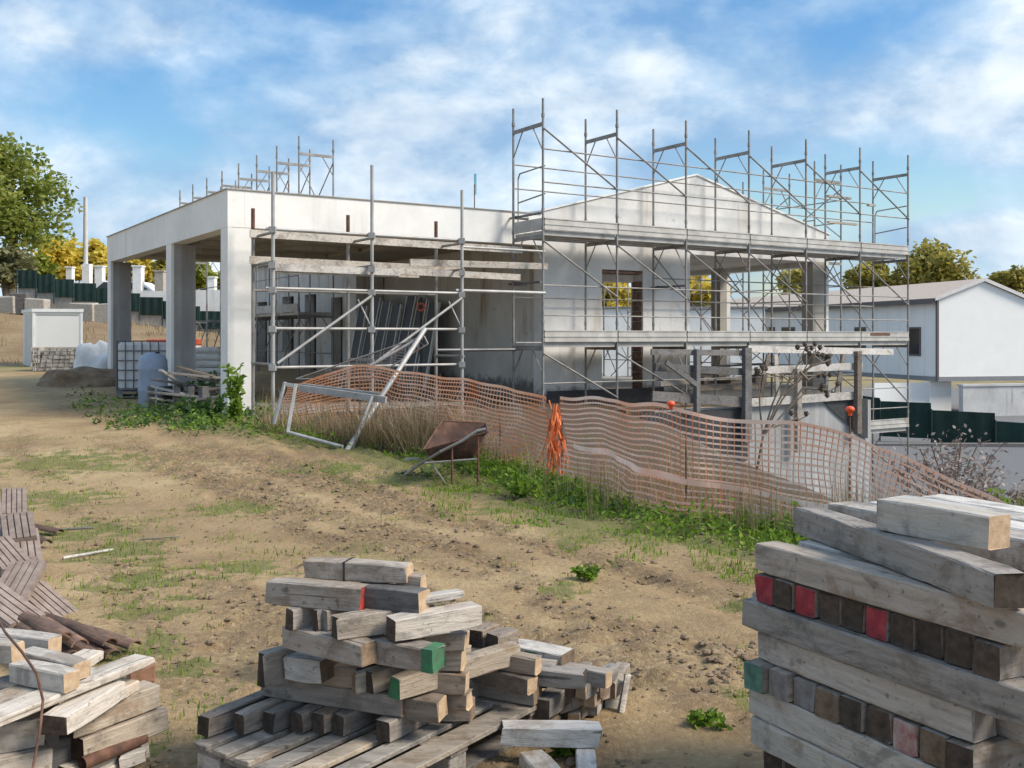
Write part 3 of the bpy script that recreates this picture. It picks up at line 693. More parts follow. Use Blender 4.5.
# ================================================================== WHITE WAREHOUSE ON THE RIGHT
A_ = aty(938, 337, 48.); A_ = Vector((A_.x, A_.y, 0)); DG = Vector((1, .239, 0)).normalized(); DL = Vector((-.239, 1, 0)).normalized()
ZB, ZEV, ZR = -.42, 1.65 + 38 * 48 / FOC, 1.65 + 56 * 48.4 / FOC
HW = 2.45; LEN = 27.
def wp(g, l, z): return A_ + DG * g + DL * l + Z * z
wh = thing('warehouse', 'white metal clad warehouse with low pitched roof beyond the right end of the scaffold', 'building', wp(0, 0, ZB))
m = MB()
m.prism([wp(0, 0, ZB), wp(2 * HW, 0, ZB), wp(2 * HW, 0, ZEV), wp(HW, 0, ZR), wp(0, 0, ZEV)], DL * LEN)
m.build('wall', 'panel_white', wh)
m = MB()
for k in range(1, 27): m.obox(wp(-.006, k * 1., ZB + .1), DG * .004, DL * .012, Z * (ZEV - ZB - .15))
m.build('panel_joint', 'roof_band', wh)
m = MB()
for g0, z0, g1, z1 in ((-.25, ZEV - .06, HW, ZR + .03), (HW, ZR + .03, 2 * HW + .25, ZEV - .06)):
    m.prism([wp(g0, -.12, z0), wp(g1, -.12, z1), wp(g1, -.12, z1 + .1), wp(g0, -.12, z0 + .1)], DL * (LEN + .2))
rf = m.build('roof', 'tile_roof', wh)
m = MB()
for g0, z0, g1, z1 in ((-.25, ZEV - .06, HW, ZR + .03), (HW, ZR + .03, 2 * HW + .25, ZEV - .06)):
    m.prism([wp(g0, -.16, z0 - .03), wp(g1, -.16, z1 - .03), wp(g1, -.16, z1 + .14), wp(g0, -.16, z0 + .14)], DL * .038)
m.build('verge_trim', 'roof_band', rf)
m = MB(); m.obox(wp(-.37, -.1, ZEV - .22), DG * .13, DL * LEN, Z * .24); m.build('gutter', 'gutter', wh)
m = MB(); m.obox(wp(-.12, -.09, ZB + .02), DG * .11, DL * .11, Z * (ZEV - ZB - .1)); m.build('downpipe', 'gutter', wh)
m = MB(); m.obox(wp(-.06, -.07, ZB - .04), DG * (2 * HW + .1), DL * .066, Z * .22); m.obox(wp(-.07, -.001, ZB - .04), DG * .066, DL * LEN, Z * .22); m.build('base_trim', 'grey_trim', wh)
def lpos(px):  # distance along the long side of a picture column
    k = (px - CX) / FOC; return (k * A_.y - A_.x) / (DL.x - k * DL.y)
for (xa, xb, yt, yb_) in ((921, 908, 327, 356), (866, 855, 327, 331 + 24), (795, 782, 327, 345), (775, 768, 327, 342)):
    la, lb = lpos(xa), lpos(xb); l0 = min(la, lb); l1 = max(la, lb); yy = wp(0, l0, 0).y
    zt, zb = 1.65 + (HY - yt) * yy / FOC, 1.65 + (HY - yb_) * yy / FOC
    m = MB(); m.obox(wp(-.05, l0, zb), DG * .045, DL * (l1 - l0), Z * (zt - zb)); w = m.build('window', 'gutter', wh)
    m = MB(); m.obox(wp(-.056, l0 + .08, zb + .08), DG * .005, DL * (l1 - l0 - .16), Z * (zt - zb - .16)); m.build('pane', 'glass', w)
# plinth wall below and bare concrete wall
m = MB(); m.obox(wp(-3., .6, -2.6), DG * 2.9, DL * .3, Z * 2.05); m.obox(wp(-.098, .5, -2.6), DG * 1.2, DL * .4, Z * 2.1); tag(m.build('plinth_wall', 'panel_white'), 'white painted low wall below the long side of the warehouse', 'wall')
m = MB(); m.obox(wp(.45, -1.2, -2.7), DG * 12, DL * .3, Z * 2.05); m.obox(wp(.4, -1.25, -.649), DG * 12.1, DL * .4, Z * .1); tag(m.build('concrete_wall', 'wall_concrete'), 'bare board-marked concrete wall below the warehouse gable', 'wall')
# green net fence low on the right, stepped panels
def netfence(label, pts, h, par_mat='net_green'):
    root = thing('net_fence', label, 'fence', (pts[0][0].x, pts[0][0].y, pts[0][0].z - h))
    for (p, q) in pts:
        d = q - p; n = 14; mb = MB(); nrm = Vector((-d.y, d.x, 0)).normalized()
        ph = R.uniform(0, 6)
        for j in range(n):
            a, c_ = p + d * (j / n), p + d * ((j + 1) / n)
            oa = nrm * (.015 * math.sin(j * 1.3 + ph)); oc = nrm * (.015 * math.sin((j + 1) * 1.3 + ph))
            mb.hexa([a + oa - Z * h, c_ + oc - Z * h, c_ + oc - Z * h + nrm * .012, a + oa - Z * h + nrm * .012, a + oa, c_ + oc, c_ + oc + nrm * .012, a + oa + nrm * .012])
        mb.build('net_panel', par_mat, root, fix=True)
        mb = MB(); s = p - nrm * .1; mb.tube(s - Z * (h + .3), s + Z * .05, .025, 6); mb.build('post', par_mat, root)
    return root
def P(px, py, Y): return aty(px, py, Y)
netfence('dark green privacy net fence stepping down below the white warehouse on the right',
         [(P(832, 392, 36.5), P(880, 398, 36)), (P(880, 401, 36), P(931, 403, 35.4)), (P(931, 410, 35.3), P(995, 413, 34.8)), (P(995, 421, 34.7), P(1070, 426, 34)), (P(1070, 430, 34), P(1150, 436, 33))], 1.25)
m = MB(); m.obox(P(820, 452, 34.5), P(1160, 452, 33.5) - P(820, 452, 34.5), Vector((0, .3, 0)), Z * .28); tag(m.build('kerb_wall', 'grey_end'), 'low grey concrete kerb wall at the foot of the right green net fence', 'wall')
# ================================================================== LEFT RETAINING WALL WITH NET FENCE
steps = [(18, 37, 270, 290), (37, 55, 274.5, 294), (55, 74, 279, 298), (74, 96, 283, 303), (96, 116, 288, 306), (116, 140, 293, 311), (140, 163, 297, 315), (163, 180, 301, 318), (180, 200, 306, 322), (200, 222, 311, 326), (222, 250, 315, 330), (250, 280, 319, 334), (280, 310, 322, 337)]
netfence('dark green privacy net fence stepping down on the left retaining wall', [(P(x0, t, 44.9), P(x1, t + .3, 44.9)) for x0, x1, t, bt in steps], .80)
rwl = thing('retaining_wall', 'stepped concrete block retaining wall under the left green net fence', 'wall', P(18, 330, 45))
for x0, x1, t, bt in steps:
    p = P(x0, bt - 1.2, 45.); q = P(x1, bt - 1.2, 45.); gz = min(ground(p.x, 44.6), ground(q.x, 44.6)) - .4
    m = MB(); m.obox(Vector((p.x + .004, 44.98, gz)), Vector((q.x - p.x - .008, 0, 0)), Vector((0, .32, 0)), Z * (p.z - gz)); m.build('wall_step', 'block', rwl)
    m = MB(); m.obox(Vector((p.x + .004, 44.94, p.z + .002)), Vector((q.x - p.x - .008, 0, 0)), Vector((0, .4, 0)), Z * .07); m.build('cap_slab', 'raw_concrete', rwl)
for (px, py, w, h, lab) in ((4, 296, 1.3, .75, 'pale concrete block leaning at the far left end of the stepped wall'), (20, 292, .7, .95, 'dark slab standing at the left end of the green net fence'), (37, 303, .9, .8, 'rough concrete block in front of the stepped wall near its left end'), (84, 318, 1.1, .8, 'grey broken concrete block before the stepped wall right of the white cabin'), (103, 320, .8, .85, 'grey broken concrete block before the stepped wall beside the far portico column')):
    p = P(px, py, 43.9); m = MB(); gz = ground(p.x, 43.9); hh = h
    m.box((p.x, 43.9, gz + hh / 2 - .05), w, .5, hh, 0, R.uniform(-.3, .3)); tag(m.build('concrete_block', 'dark_wood' if 'dark' in lab else 'block', bevel=.04, jitter=.05), lab, 'block')
# white pillars, pole and low white walls beyond
def pillar(px0, px1, yt, yb, Y, lab, mt='white_trim'):
    p = P(px0, yt, Y); q = P(px1, yt, Y); w = q.x - p.x; g = ground((p.x + q.x) / 2, Y)
    t = thing('gate_pillar', lab, 'pillar', ((p.x + q.x) / 2, Y, g)); m = MB(); m.box(((p.x + q.x) / 2, Y, (p.z + g) / 2 - .1), w, w, p.z - g + .2); m.build('shaft', mt, t, bevel=.02)
    m = MB(); m.box(((p.x + q.x) / 2, Y, p.z + .03), w + .08, w + .08, .07); m.build('cap', mt, t, bevel=.01)
pillar(67, 73.5, 268, 280, 53, 'small white pillar left of the utility pole')
pillar(96, 104, 267, 282, 53, 'white pillar right of the utility pole')
pillar(134, 143, 267, 291, 50, 'tall white pillar seen through the portico left of its middle column')
pillar(156, 165, 272, 292, 50, 'beige rough pillar seen through the portico beside its middle column', 'block')
pillar(208, 216, 278, 300, 50, 'white pillar seen through the portico right of its middle column')
p = P(85.5, 197, 54); pole = thing('utility_pole', 'grey utility pole with a wider white base beyond the left fence', 'pole', (p.x, 54, ground(p.x, 54)))
m = MB(); m.tube((p.x, 54, ground(p.x, 54)), (p.x, 54, p.z), .15, 10, 0, .10); m.build('mast', 'wall_concrete', pole)
q = P(86.5, 264, 53.9); m = MB(); m.box((q.x, 54, (q.z + ground(q.x, 54)) / 2), .40, .42, q.z - ground(q.x, 54))
o = m.build('base', 'white_trim', pole)
m = MB()
for k in range(1, 4): m.box((q.x, 54, ground(q.x, 54) + k * .35), .41, .43, .02)
m.build('band', 'grey_end', pole)
m = MB(); q = P(140, 291, 47); r_ = P(174, 291, 47); g = ground(q.x, 47); m.obox(Vector((q.x, 47, g - .2)), Vector((r_.x - q.x, 0, 0)), Vector((0, .25, 0)), Z * (q.z - g + .2)); 
q = P(193, 290, 47); r_ = P(262, 291, 47); m2 = MB(); g = ground(q.x, 47) - .4; m2.obox(Vector((q.x, 47, g)), Vector((r_.x - q.x, 0, 0)), Vector((0, .25, 0)), Z * (q.z - g))
tag(m.build('low_wall', 'white_plaster'), 'low white wall beyond the fence, left of the middle portico column', 'wall'); tag(m2.build('low_wall', 'white_plaster'), 'low white wall beyond the fence, right of the middle portico column', 'wall')
# parked white car beyond the fence, mostly hidden
cp = P(131, 292, 51.); g = ground(cp.x, 51)
car = thing('parked_car', 'white parked car half hidden behind the green net fence beyond the portico', 'car', (cp.x, 51, g))
prof = [(-2.05, .35), (2.05, .35), (2.08, .75), (1.35, .98), (.75, 1.45), (-1.1, 1.48), (-1.75, 1.02), (-2.08, .95)]
m = MB(); m.prism([Vector((cp.x + a, 50.2, g + z)) for a, z in prof], Vector((0, 1.65, 0))); m.build('body', 'white_metal', car, bevel=.06)
m = MB(); m.prism([Vector((cp.x + a, 50.19, g + z)) for a, z in ((-1.5, 1.03), (1.15, 1.03), (.7, 1.38), (-1.05, 1.4))], Vector((0, -.012, 0))); m.build('side_window', 'glass', car)
for a in (-1.25, 1.3):
    m = MB(); m.tube((cp.x + a, 50.15, g + .32), (cp.x + a, 50.4, g + .32), .32, 18); m.build('wheel', 'rubber', car)
# ================================================================== SITE CABIN AND STACKS BEFORE IT
Yc = 32.; p = P(33, 367, Yc); q = P(82, 367, Yc + .3); gz = ground(p.x + .5, Yc + .5) - .05; top = 1.65 + 27 * Yc / FOC
ax = (q - p); ax.z = 0; dp = Vector((-ax.y, ax.x, 0)).normalized() * 1.5 + Vector((-.72, 0, 0))
cab = thing('site_cabin', 'small white box cabin with a blank front standing at the left of the yard', 'cabin', (p.x, p.y, gz))
o0 = Vector((p.x, p.y, gz)); m = MB(); m.obox(o0 + Z * .06, ax, dp, Z * (top - gz - .12)); m.build('body', 'cabin_white', cab)
e1, e2 = ax.normalized(), dp.normalized(); m = MB()
m.obox(o0 - e1 * .04 - e2 * .04 + Z * (top - gz - .06), ax + e1 * .08, dp + e2 * .08, Z * .1); m.obox(o0 - e1 * .03 - e2 * .03, ax + e1 * .06, dp + e2 * .06, Z * .06)
for s in (o0 - e1 * .02 - e2 * .02, o0 + ax - e1 * .05 - e2 * .02): m.obox(s + Z * .06, e1 * .07, e2 * .07, Z * (top - gz - .12))
m.build('frame', 'white_trim', cab)
m = MB()
for k in range(1, 7): m.obox(o0 + e2 * (k * .22) - e1 * .012 + Z * .08, e2 * .02, e1 * .01, Z * (top - gz - .2))
m.build('panel_rib', 'roof_band', cab)
m = MB(); m.obox(o0 + e1 * .1 - e2 * .012 + Z * (top - gz - .16), ax - e1 * .2, e2 * .01, Z * .02); m.build('door_line', 'grey_trim', cab)
def blockstack(px, wpx, n, lab, Y=29.2, lean=0., yb=377):
    p = P(px, yb, Y); w = wpx * Y / FOC; g = ground(p.x, Y)
    for k in range(n):
        z = g + .02 + k * (.70 / n); m = MB(); dx = lean * k * .02 + R.uniform(-.015, .015)
        nb = 5
        for j in range(nb): m.obox(Vector((p.x + dx + j * w / nb + .01, Y + R.uniform(-.02, .02), z)), Vector((w / nb - .02, .02, 0)), Vector((.03, .8, 0)), Z * (.70 / n - .018))
        t = m.build('block_layer', 'block' if k % 2 else 'raw_concrete', STK, jitter=.006)
for (px, wpx, lab, lean) in ((31, 9, 'narrow stack of grey concrete blocks at the left of three before the white cabin', 0), (39, 30, 'wide leaning stack of grey concrete blocks in front of the white cabin', 1.5), (69, 21, 'smaller stack of grey concrete blocks at the right of three before the white cabin', .5)):
    pp = P(px, 370, 29.2); STK = thing('block_stack', lab, 'blocks', (pp.x, 29.2, ground(pp.x, 29.2)), 'block stacks before the white cabin'); blockstack(px, wpx, 6, lab, 29.2, lean)
def mound(name, c, rx, ry, h, mat, lab, cat, seed=0, rough=.35, n=26):
    m = MB(); vs = []
    for j in range(9):
        t = j / 8; r = math.cos(t * PI / 2); zz = math.sin(t * PI / 2) * h
        for k in range(n):
            a = 2 * PI * k / n; q = Vector((math.cos(a) * r, math.sin(a) * r, t))
            s = 1 + rough * noise.noise(q * 2.1 + Vector((seed, 0, 0)))
            m.v.append(Vector(c) + Vector((q.x * rx * s, q.y * ry * s, zz * s - .06)))
    for j in range(8):
        for k in range(n):
            l = (k + 1) % n; m.f.append((j * n + k, j * n + l, (j + 1) * n + l, (j + 1) * n + k)); m.m.append(0)
    return tag(m.build(name, mat, None, smooth=True), lab, cat)
p = P(93, 370, 27.5); mound('white_bag', (p.x, 27.5, ground(p.x, 27.5)), .75, .5, .85, 'sack', 'heap of white plastic sheeting beside the far portico column', 'sheeting', 3, .5)
p = P(86, 388, 25); mound('soil_heap', (p.x, 25, ground(p.x, 25)), 1.1, .8, .48, 'soil', 'small brown soil heap left of the caged liquid tank', 'soil heap', 7)
# caged liquid tank
p = aty(117, 385, 21.6); g = ground(p.x, 21.8) + .02; ibc = thing('liquid_tank', 'caged white cube liquid tank beside the blue barrel', 'tank', (p.x, 21.6, g))
e1 = Vector((.99, .12, 0)); e2 = Vector((-.38, .92, 0)); w, d_, h = 1.2, .95, 1.22; o0 = Vector((p.x, 21.6, g))
m = MB(); m.obox(o0 + e1 * .04 + e2 * .04 + Z * .16, e1 * (w - .08), e2 * (d_ - .08), Z * (h - .2)); m.build('bottle', 'tank', ibc, bevel=.05)
m = MB()
for k in range(6):
    z = .17 + k * (h - .18) / 5
    for a, c_ in ((o0, e1 * w), (o0, e2 * d_), (o0 + e1 * w, e2 * d_), (o0 + e2 * d_, e1 * w)): m.tube(a + Z * z, a + c_ + Z * z, .013, 6)
for k in range(8):
    a = o0 + e1 * (w * k / 7); m.tube(a + Z * .16, a + Z * h, .012, 6)
for k in range(6):
    a = o0 + e2 * (d_ * k / 5); m.tube(a + Z * .16, a + Z * h, .012, 6)
m.build('cage', 'galv_dark', ibc)
m = MB(); m.obox(o0, e1 * w, e2 * d_, Z * .03); m.obox(o0 + Z * .12, e1 * w, e2 * d_, Z * .025)
for s in (0, .45, .9): m.obox(o0 + e1 * (w - .12) * s / .9 + Z * .031, e1 * .12, e2 * d_, Z * .088)
m.build('base_pallet', 'dark_wood', ibc)
# barrel
p = P(153, 385, 19.9); g = ground(p.x, 19.9); bar = thing('barrel', 'blue grey plastic barrel standing between the tank and the plank heap', 'barrel', (p.x, 19.9, g))
m = MB(); m.lathe((p.x, 19.9, g), [(.26, 0), (.275, .05), (.275, .30), (.285, .33), (.275, .36), (.275, .72), (.285, .75), (.275, .78), (.27, .92), (.22, 1.02), (.12, 1.07), (.001, 1.08)], 24); m.build('body', 'barrel', bar, smooth=True)
m = MB(); m.lathe((p.x + .1, 19.85, g + 1.045), [(.045, 0), (.045, .04), (.001, .041)], 12); m.build('bung', 'black', bar)
# red and white sheets stacked beyond
p = P(146, 342, 29); g = ground(p.x, 29); st = thing('barrier_stack', 'stack of red and pale plastic barriers lying behind the portico', 'barriers', (p.x, 29, g))
for k in range(5):
    m = MB(); m.obox(Vector((p.x + R.uniform(-.05, .05), 29, g + .01 + k * .19)), Vector((1.35, .1, 0)), Vector((0, .7, 0)), Z * .17); m.build('barrier_bar', 'red_sheet' if k in (0, 2, 4) else 'sack', st, bevel=.02)
p = P(196, 372, 22.6); g = ground(p.x, 22.6)
for k in range(7):
    m = MB(); s = 1 - .05 * k; m.box((p.x + .33 + R.uniform(-.04, .04), 22.6, g + .09 + k * .15), .85 * s, .6, .14, 0, R.uniform(-.15, .15))
    tag(m.build('cement_sack', 'sack', bevel=.05, jitter=.015), 'white flattened sack in the pile behind the middle portico column', 'sack', 'sacks piled behind the middle column')
# heap of old planks
pl = [(147, 392, 203, 397, .5), (150, 379, 196, 386, .62), (160, 370, 182, 384, .78), (178, 367, 214, 377, .8), (168, 373, 222, 378, .68), (186, 376, 223, 383, .6), (152, 386, 210, 400, .42), (180, 392, 222, 388, .45), (150, 398, 196, 404, .3), (186, 401, 224, 396, .34), (158, 404, 214, 407, .2), (176, 384, 224, 391, .5)]
for k, (xa, ya, xb, yb, z) in enumerate(pl):
    p = P(xa, ya, 18.6 + .12 * (k % 4)); q = P(xb, yb, 18.9 + .1 * (k % 3)); m = MB(); m.bar(p, q, .17, .045)
    tag(m.build('old_plank', ('grey_wood', 'dark_wood', 'pale_wood', 'brown_wood')[k % 4], bevel=.005), 'weathered plank in the untidy heap between the middle and front portico columns', 'plank', 'planks heaped between the portico columns')
mm = MB()
for k in range(5):
    p = P(150 + 14 * k, 412, 18.9); g = ground(p.x, 18.9); mm.box((p.x, 18.95, g + .2), .12, .35, .55, 0, R.uniform(-.5, .5))
tag(mm.build('timber_blocking', 'dark_wood', bevel=.01), 'dark blocks of timber carrying the untidy plank heap', 'blocking')
# ================================================================== TREES
def leaves(mb, lobes, n, size, rr, flat=.55):
    tot = sum(l[3] ** 2 for l in lobes)
    for (x, y, z, r) in lobes:
        k = int(n * r * r / tot)
        for _ in range(k):
            a = rr.uniform(0, 2 * PI); cz = rr.uniform(-1, 1); q = math.sqrt(1 - cz * cz); rad = r * (rr.uniform(.45, 1.08) if rr.random() < .8 else rr.uniform(1.0, 1.3))
            c = Vector((x + rad * q * math.cos(a), y + rad * q * math.sin(a), z + rad * cz * .85))
            if noise.noise(c * (1.1 / max(.4, r * .5))) < -.22: continue
            d = Vector((rr.gauss(0, 1), rr.gauss(0, 1), rr.gauss(0, .6))).normalized(); e = d.cross(Vector((rr.gauss(0, 1), rr.gauss(0, 1), rr.gauss(0, 1)))).normalized()
            s = size * rr.uniform(.6, 1.35)
            i = len(mb.v); mb.v += [c - d * s, c + e * s * flat, c + d * s, c - e * s * flat]; mb.f.append((i, i + 1, i + 2, i + 3)); mb.m.append(0)
def tree(name, lab, x, y, zc, rx, rz, n, size, mat, seed, zg=None, trunk=.2, group=None, nl=22, cat='tree'):
    rr = random.Random(seed); g = ground(x, y) if zg is None else zg
    t = thing(name, lab, cat, (x, y, g), group)
    lobes = []
    for k in range(nl):
        while True:
            q = Vector((rr.uniform(-1, 1), rr.uniform(-1, 1), rr.uniform(-1, 1)))
            if q.length < 1: break
        lobes.append((x + q.x * rx * .78, y + q.y * rx * .78, zc + q.z * rz * .78, rx * rr.uniform(.22, .42)))
    mb = MB(); leaves(mb, lobes, n, size, rr); mb.build('crown', mat, t, fix=False)
    mb = MB(); f = Vector((x + rr.uniform(-.3, .3), y, zc - rz * .5)); mb.tube((x, y, g - .1), f, trunk, 9, 0, trunk * .7)
    for (lx, ly, lz, lr) in lobes[:12]:
        mb.tube(f - Z * rr.uniform(0, .4), (f + Vector((lx, ly, lz))) / 2 + Vector((0, 0, .2)), trunk * .5, 6, 0, trunk * .3); mb.tube((f + Vector((lx, ly, lz))) / 2 + Vector((0, 0, .2)), (lx, ly, lz), trunk * .3, 5, 0, trunk * .08)
    mb.build('trunk', 'bark', t)
    return t
def tpx(name, lab, px, Y, ytop, ybot, wpx, n, mat, seed, size=None, **k):
    zt = EYE + (HY - ytop) * Y / FOC; zb = EYE + (HY - ybot) * Y / FOC; x = (px - CX) * Y / FOC; rx = wpx / 2 * Y / FOC
    return tree(name, lab, x, Y, (zt + zb) / 2, rx, (zt - zb) / 2, n, size or .012 * Y * .28, mat, seed, **k)
tpx('oak_tree', 'large green oak tree standing at the left edge beyond the fence', 10, 50, 133, 262, 122, 13000, 'leaf_oak', 4, .15, nl=34, trunk=.3)
G_ = 'autumn trees beyond the left fence'
tpx('yellow_tree', 'bright yellow tree between the oak and the utility pole', 58, 60, 232, 292, 62, 4200, 'leaf_yellow', 8, group=G_)
tpx('yellow_tree', 'yellow green tree just right of the utility pole', 100, 61, 232, 295, 46, 3600, 'leaf_yellow', 9, group=G_)
tpx('lime_bush', 'lime green bush low beneath the oak above the green net', 40, 55, 252, 292, 34, 2600, 'leaf_lime', 10, group=G_, cat='bush')
tpx('olive_bush', 'grey olive bush at the left edge under the oak', 8, 48.3, 246, 292, 50, 2600, 'leaf_olive', 11, group=G_, cat='bush')
tpx('yellow_tree', 'yellow tree seen through the portico next to its far column', 138, 62, 246, 300, 48, 3600, 'leaf_yellow', 12, group=G_)
tpx('yellow_tree', 'pale yellow tree seen through the portico left of its middle column', 168, 60, 250, 300, 44, 3200, 'leaf_autumn', 13, group=G_)
tpx('lime_bush', 'lime tree seen through the portico right of its middle column', 206, 62, 248, 302, 50, 3400, 'leaf_lime', 14, group=G_, cat='bush')
tpx('yellow_tree', 'yellow tree seen low behind the rear wing', 250, 66, 246, 310, 50, 2600, 'leaf_yellow', 15, group=G_)
H_ = 'trees beyond the building shell'
tpx('yellow_tree', 'yellow tree seen through the door opening of the gabled wall', 612, 62, 258, 330, 66, 4200, 'leaf_yellow', 16, group=H_, zg=-1.)
tpx('yellow_tree', 'yellow green tree seen through the open right half near the door wall', 694, 66, 260, 330, 66, 4000, 'leaf_yellow', 17, group=H_, zg=-1.)
tpx('green_tree', 'olive green tree behind the warehouse roof left of the scaffold end', 872, 92, 260, 300, 60, 3600, 'leaf_autumn', 18, group=H_, zg=-1.)
tpx('green_tree', 'broad autumn green tree rising above the warehouse roof', 938, 90, 246, 300, 84, 6500, 'leaf_autumn', 19, .26, group=H_, zg=-1., nl=30)
tpx('green_tree', 'smaller autumn tree at the right edge behind the warehouse gable', 1010, 92, 261, 300, 42, 3000, 'leaf_autumn', 20, .25, group=H_, zg=-1.)
tpx('green_tree', 'low autumn tree behind the warehouse roof near the corner column', 800, 94, 266, 300, 50, 2400, 'leaf_autumn', 21, group=H_, zg=-1.)
m = MB(); p = P(596, 309, 50); q = P(765, 309, 50); m.obox(Vector((p.x, 50, -2.)), Vector((q.x - p.x, 0, 0)), Vector((0, .3, 0)), Z * (p.z + 2.)); tag(m.build('boundary_wall', 'white_plaster'), 'long white wall far beyond the shell, seen through the door opening', 'wall')
m = MB(); m.obox(Vector((p.x - .1, 49.9, p.z + .002)), Vector((q.x - p.x + .2, 0, 0)), Vector((0, .5, 0)), Z * .12); tag(m.build('wall_coping', 'grey_trim'), 'dark coping strip on the far white wall seen through the door opening', 'coping')
# ================================================================== ORANGE MESH FENCE
FP1 = [  # px, py of top edge, depth, ground lift of the bottom edge
    (288, 386, 15.8, .72), (318, 378, 15.4, .80), (360, 366, 15.0, .95), (400, 372, 14.3, .95), (440, 377, 13.6, .96), (480, 383, 12.7, .95), (520, 391, 11.9, .95), (548, 400, 11.4, .93)]
FP2 = [(560, 398, 11.2, .95), (600, 399, 10.3, .96), (640, 405, 9.4, .97), (680, 411, 8.95, .98), (740, 420, 8.85, .95), (800, 427, 8.55, .95), (850, 433, 8.2, .95), (880, 447, 8.05, .88), (920, 464, 7.7, .8), (970, 489, 7.3, .7), (1020, 514, 6.9, .62), (1080, 545, 6.3, .6)]
def fencemesh(root, FP, cell, mat, seed, bulge=.1, band=False):
    rr = random.Random(seed)
    tops = [aty(a, c_, y) for a, c_, y, h in FP]; hs = [f[3] for f in FP]
    L_ = [0.]
    for p, q in zip(tops, tops[1:]): L_.append(L_[-1] + math.hypot(q.x - p.x, q.y - p.y))
    n = int(L_[-1] / cell); nz = 18
    def at(s):
        for i in range(len(L_) - 1):
            if s <= L_[i + 1] or i == len(L_) - 2:
                t = (s - L_[i]) / (L_[i + 1] - L_[i]); t = min(1, t)
                # smooth interpolation through neighbours
                p0 = tops[max(0, i - 1)]; p1 = tops[i]; p2 = tops[i + 1]; p3 = tops[min(len(tops) - 1, i + 2)]
                c = .5 * ((2 * p1) + (p2 - p0) * t + (2 * p0 - 5 * p1 + 4 * p2 - p3) * t * t + (3 * p1 - p0 - 3 * p2 + p3) * t ** 3)
                return c, hs[i] + (hs[i + 1] - hs[i]) * t, (p2 - p1).normalized()
    grid = []
    for i in range(n + 1):
        s = L_[-1] * i / n; p, h, d = at(s); nr = Vector((-d.y, d.x, 0)).normalized(); row = []
        g = ground(p.x, p.y)
        for j in range(nz + 1):
            t = j / nz; zz = p.z - h * t
            off = bulge * (.5 * noise.noise(Vector((s * 4.2, t * 4.5, seed + 2))) * t + noise.noise(Vector((s * .55, t * 1.3, seed))) + .35 * noise.noise(Vector((s * 2.1, t * 2.5, seed + 5)))) * (.25 + math.sin(PI * min(1, t * .9)))
            sag = .05 * noise.noise(Vector((s * 1.6, t * 2., seed + 9)))
            row.append(Vector((p.x, p.y, zz + sag * (1 - .5 * t))) - nr * off)
        grid.append(row)
    m = MB()
    for i in range(n):
        for j in range(nz + 1):
            wdt = (.0076 if j % 3 else .0108) if j else .017
            a, c_ = grid[i][j], grid[i + 1][j]
            m.poly([a + Z * wdt, c_ + Z * wdt, c_ - Z * wdt, a - Z * wdt])
    m.build('horizontal_strands', 'mesh_peach' if not band else 'mesh_faded', root, fix=False)
    m = MB()
    for i in range(n + 1):
        for j in range(nz):
            a, c_ = grid[i][j], grid[i][j + 1]; d = (grid[min(n, i + 1)][j] - grid[max(0, i - 1)][j]).normalized() * (.005 if band else .0075)
            m.poly([a - d, a + d, c_ + d, c_ - d])
    m.build('vertical_strands', 'mesh_orange' if not band else 'mesh_tan', root, fix=False)
    if band:
        m = MB()
        for i in range(int(n * .03), int(n * .78)):
            t = i / n; j = 9.2 + 2.2 * math.sin(t * 2.6)
            def pt(ii, jj): f = int(jj); return grid[ii][f].lerp(grid[ii][min(nz, f + 1)], jj - f)
            nr = Vector((0, -.02, 0)); t2 = (i + 1) / n; j2 = 9.2 + 2.2 * math.sin(t2 * 2.6); w = .95
            m.poly([pt(i, j) + nr, pt(i + 1, j2) + nr, pt(i + 1, j2 + w) + nr, pt(i, j + w) + nr])
        m.build('folded_band', 'mesh_faded', root, fix=False)
    return grid
def rebar(root, px, py, Y, cap=True, z1=None):
    p = aty(px, py, Y); g = ground(p.x, p.y); m = MB(); m.tube((p.x, p.y, g - .1), (p.x, p.y, p.z), .0075, 6); o = m.build('post', 'rust', root)
    if cap:
        m = MB(); m.lathe((p.x, p.y, p.z - .03), [(.015, 0), (.018, .03), (.034, .04), (.038, .055), (.028, .072), (.001, .08)], 14); m.build('cap', 'cap_orange', o, smooth=True)
p = aty(360, 366, 15); of1 = thing('mesh_fence', 'bright orange plastic mesh fence sagging in front of the portico, left of the orange knot', 'fence', (p.x, p.y, ground(p.x, p.y)))
fencemesh(of1, FP1, .066, 'mesh_orange', 3, .22)
for a, c_, Y in ((360, 363, 15.02), (440, 374, 13.65), (500, 386, 12.35)): rebar(of1, a, c_, Y, False)
p = aty(680, 411, 8.95); of2 = thing('mesh_fence', 'faded pale orange plastic mesh fence with a folded white band, right of the orange knot', 'fence', (p.x, p.y, ground(p.x, p.y)))
g2 = fencemesh(of2, FP2, .058, 'mesh_faded', 6, .10, True)
for a, c_, Y, cap in ((562, 396, 11.22, False), (686, 411, 8.97, False), (850, 412, 8.22, True), (1022, 512, 6.95, False)): rebar(of2, a, c_, Y, cap)
p = aty(671, 404, 9.02); q = aty(685, 407, 8.97); m = MB(); m.path([p, p + Vector((.06, 0, .02)), q + Vector((0, 0, .0)), q - Z * .1], .006, 6); m.build('wire_hook', 'rust', of2); m = MB(); m.lathe(p - Z * .05, [(.015, 0), (.018, .03), (.034, .04), (.038, .055), (.028, .072), (.001, .08)], 14); m.build('cap', 'cap_orange', of2, smooth=True)
m = MB()   # bright bunched end where the two runs meet
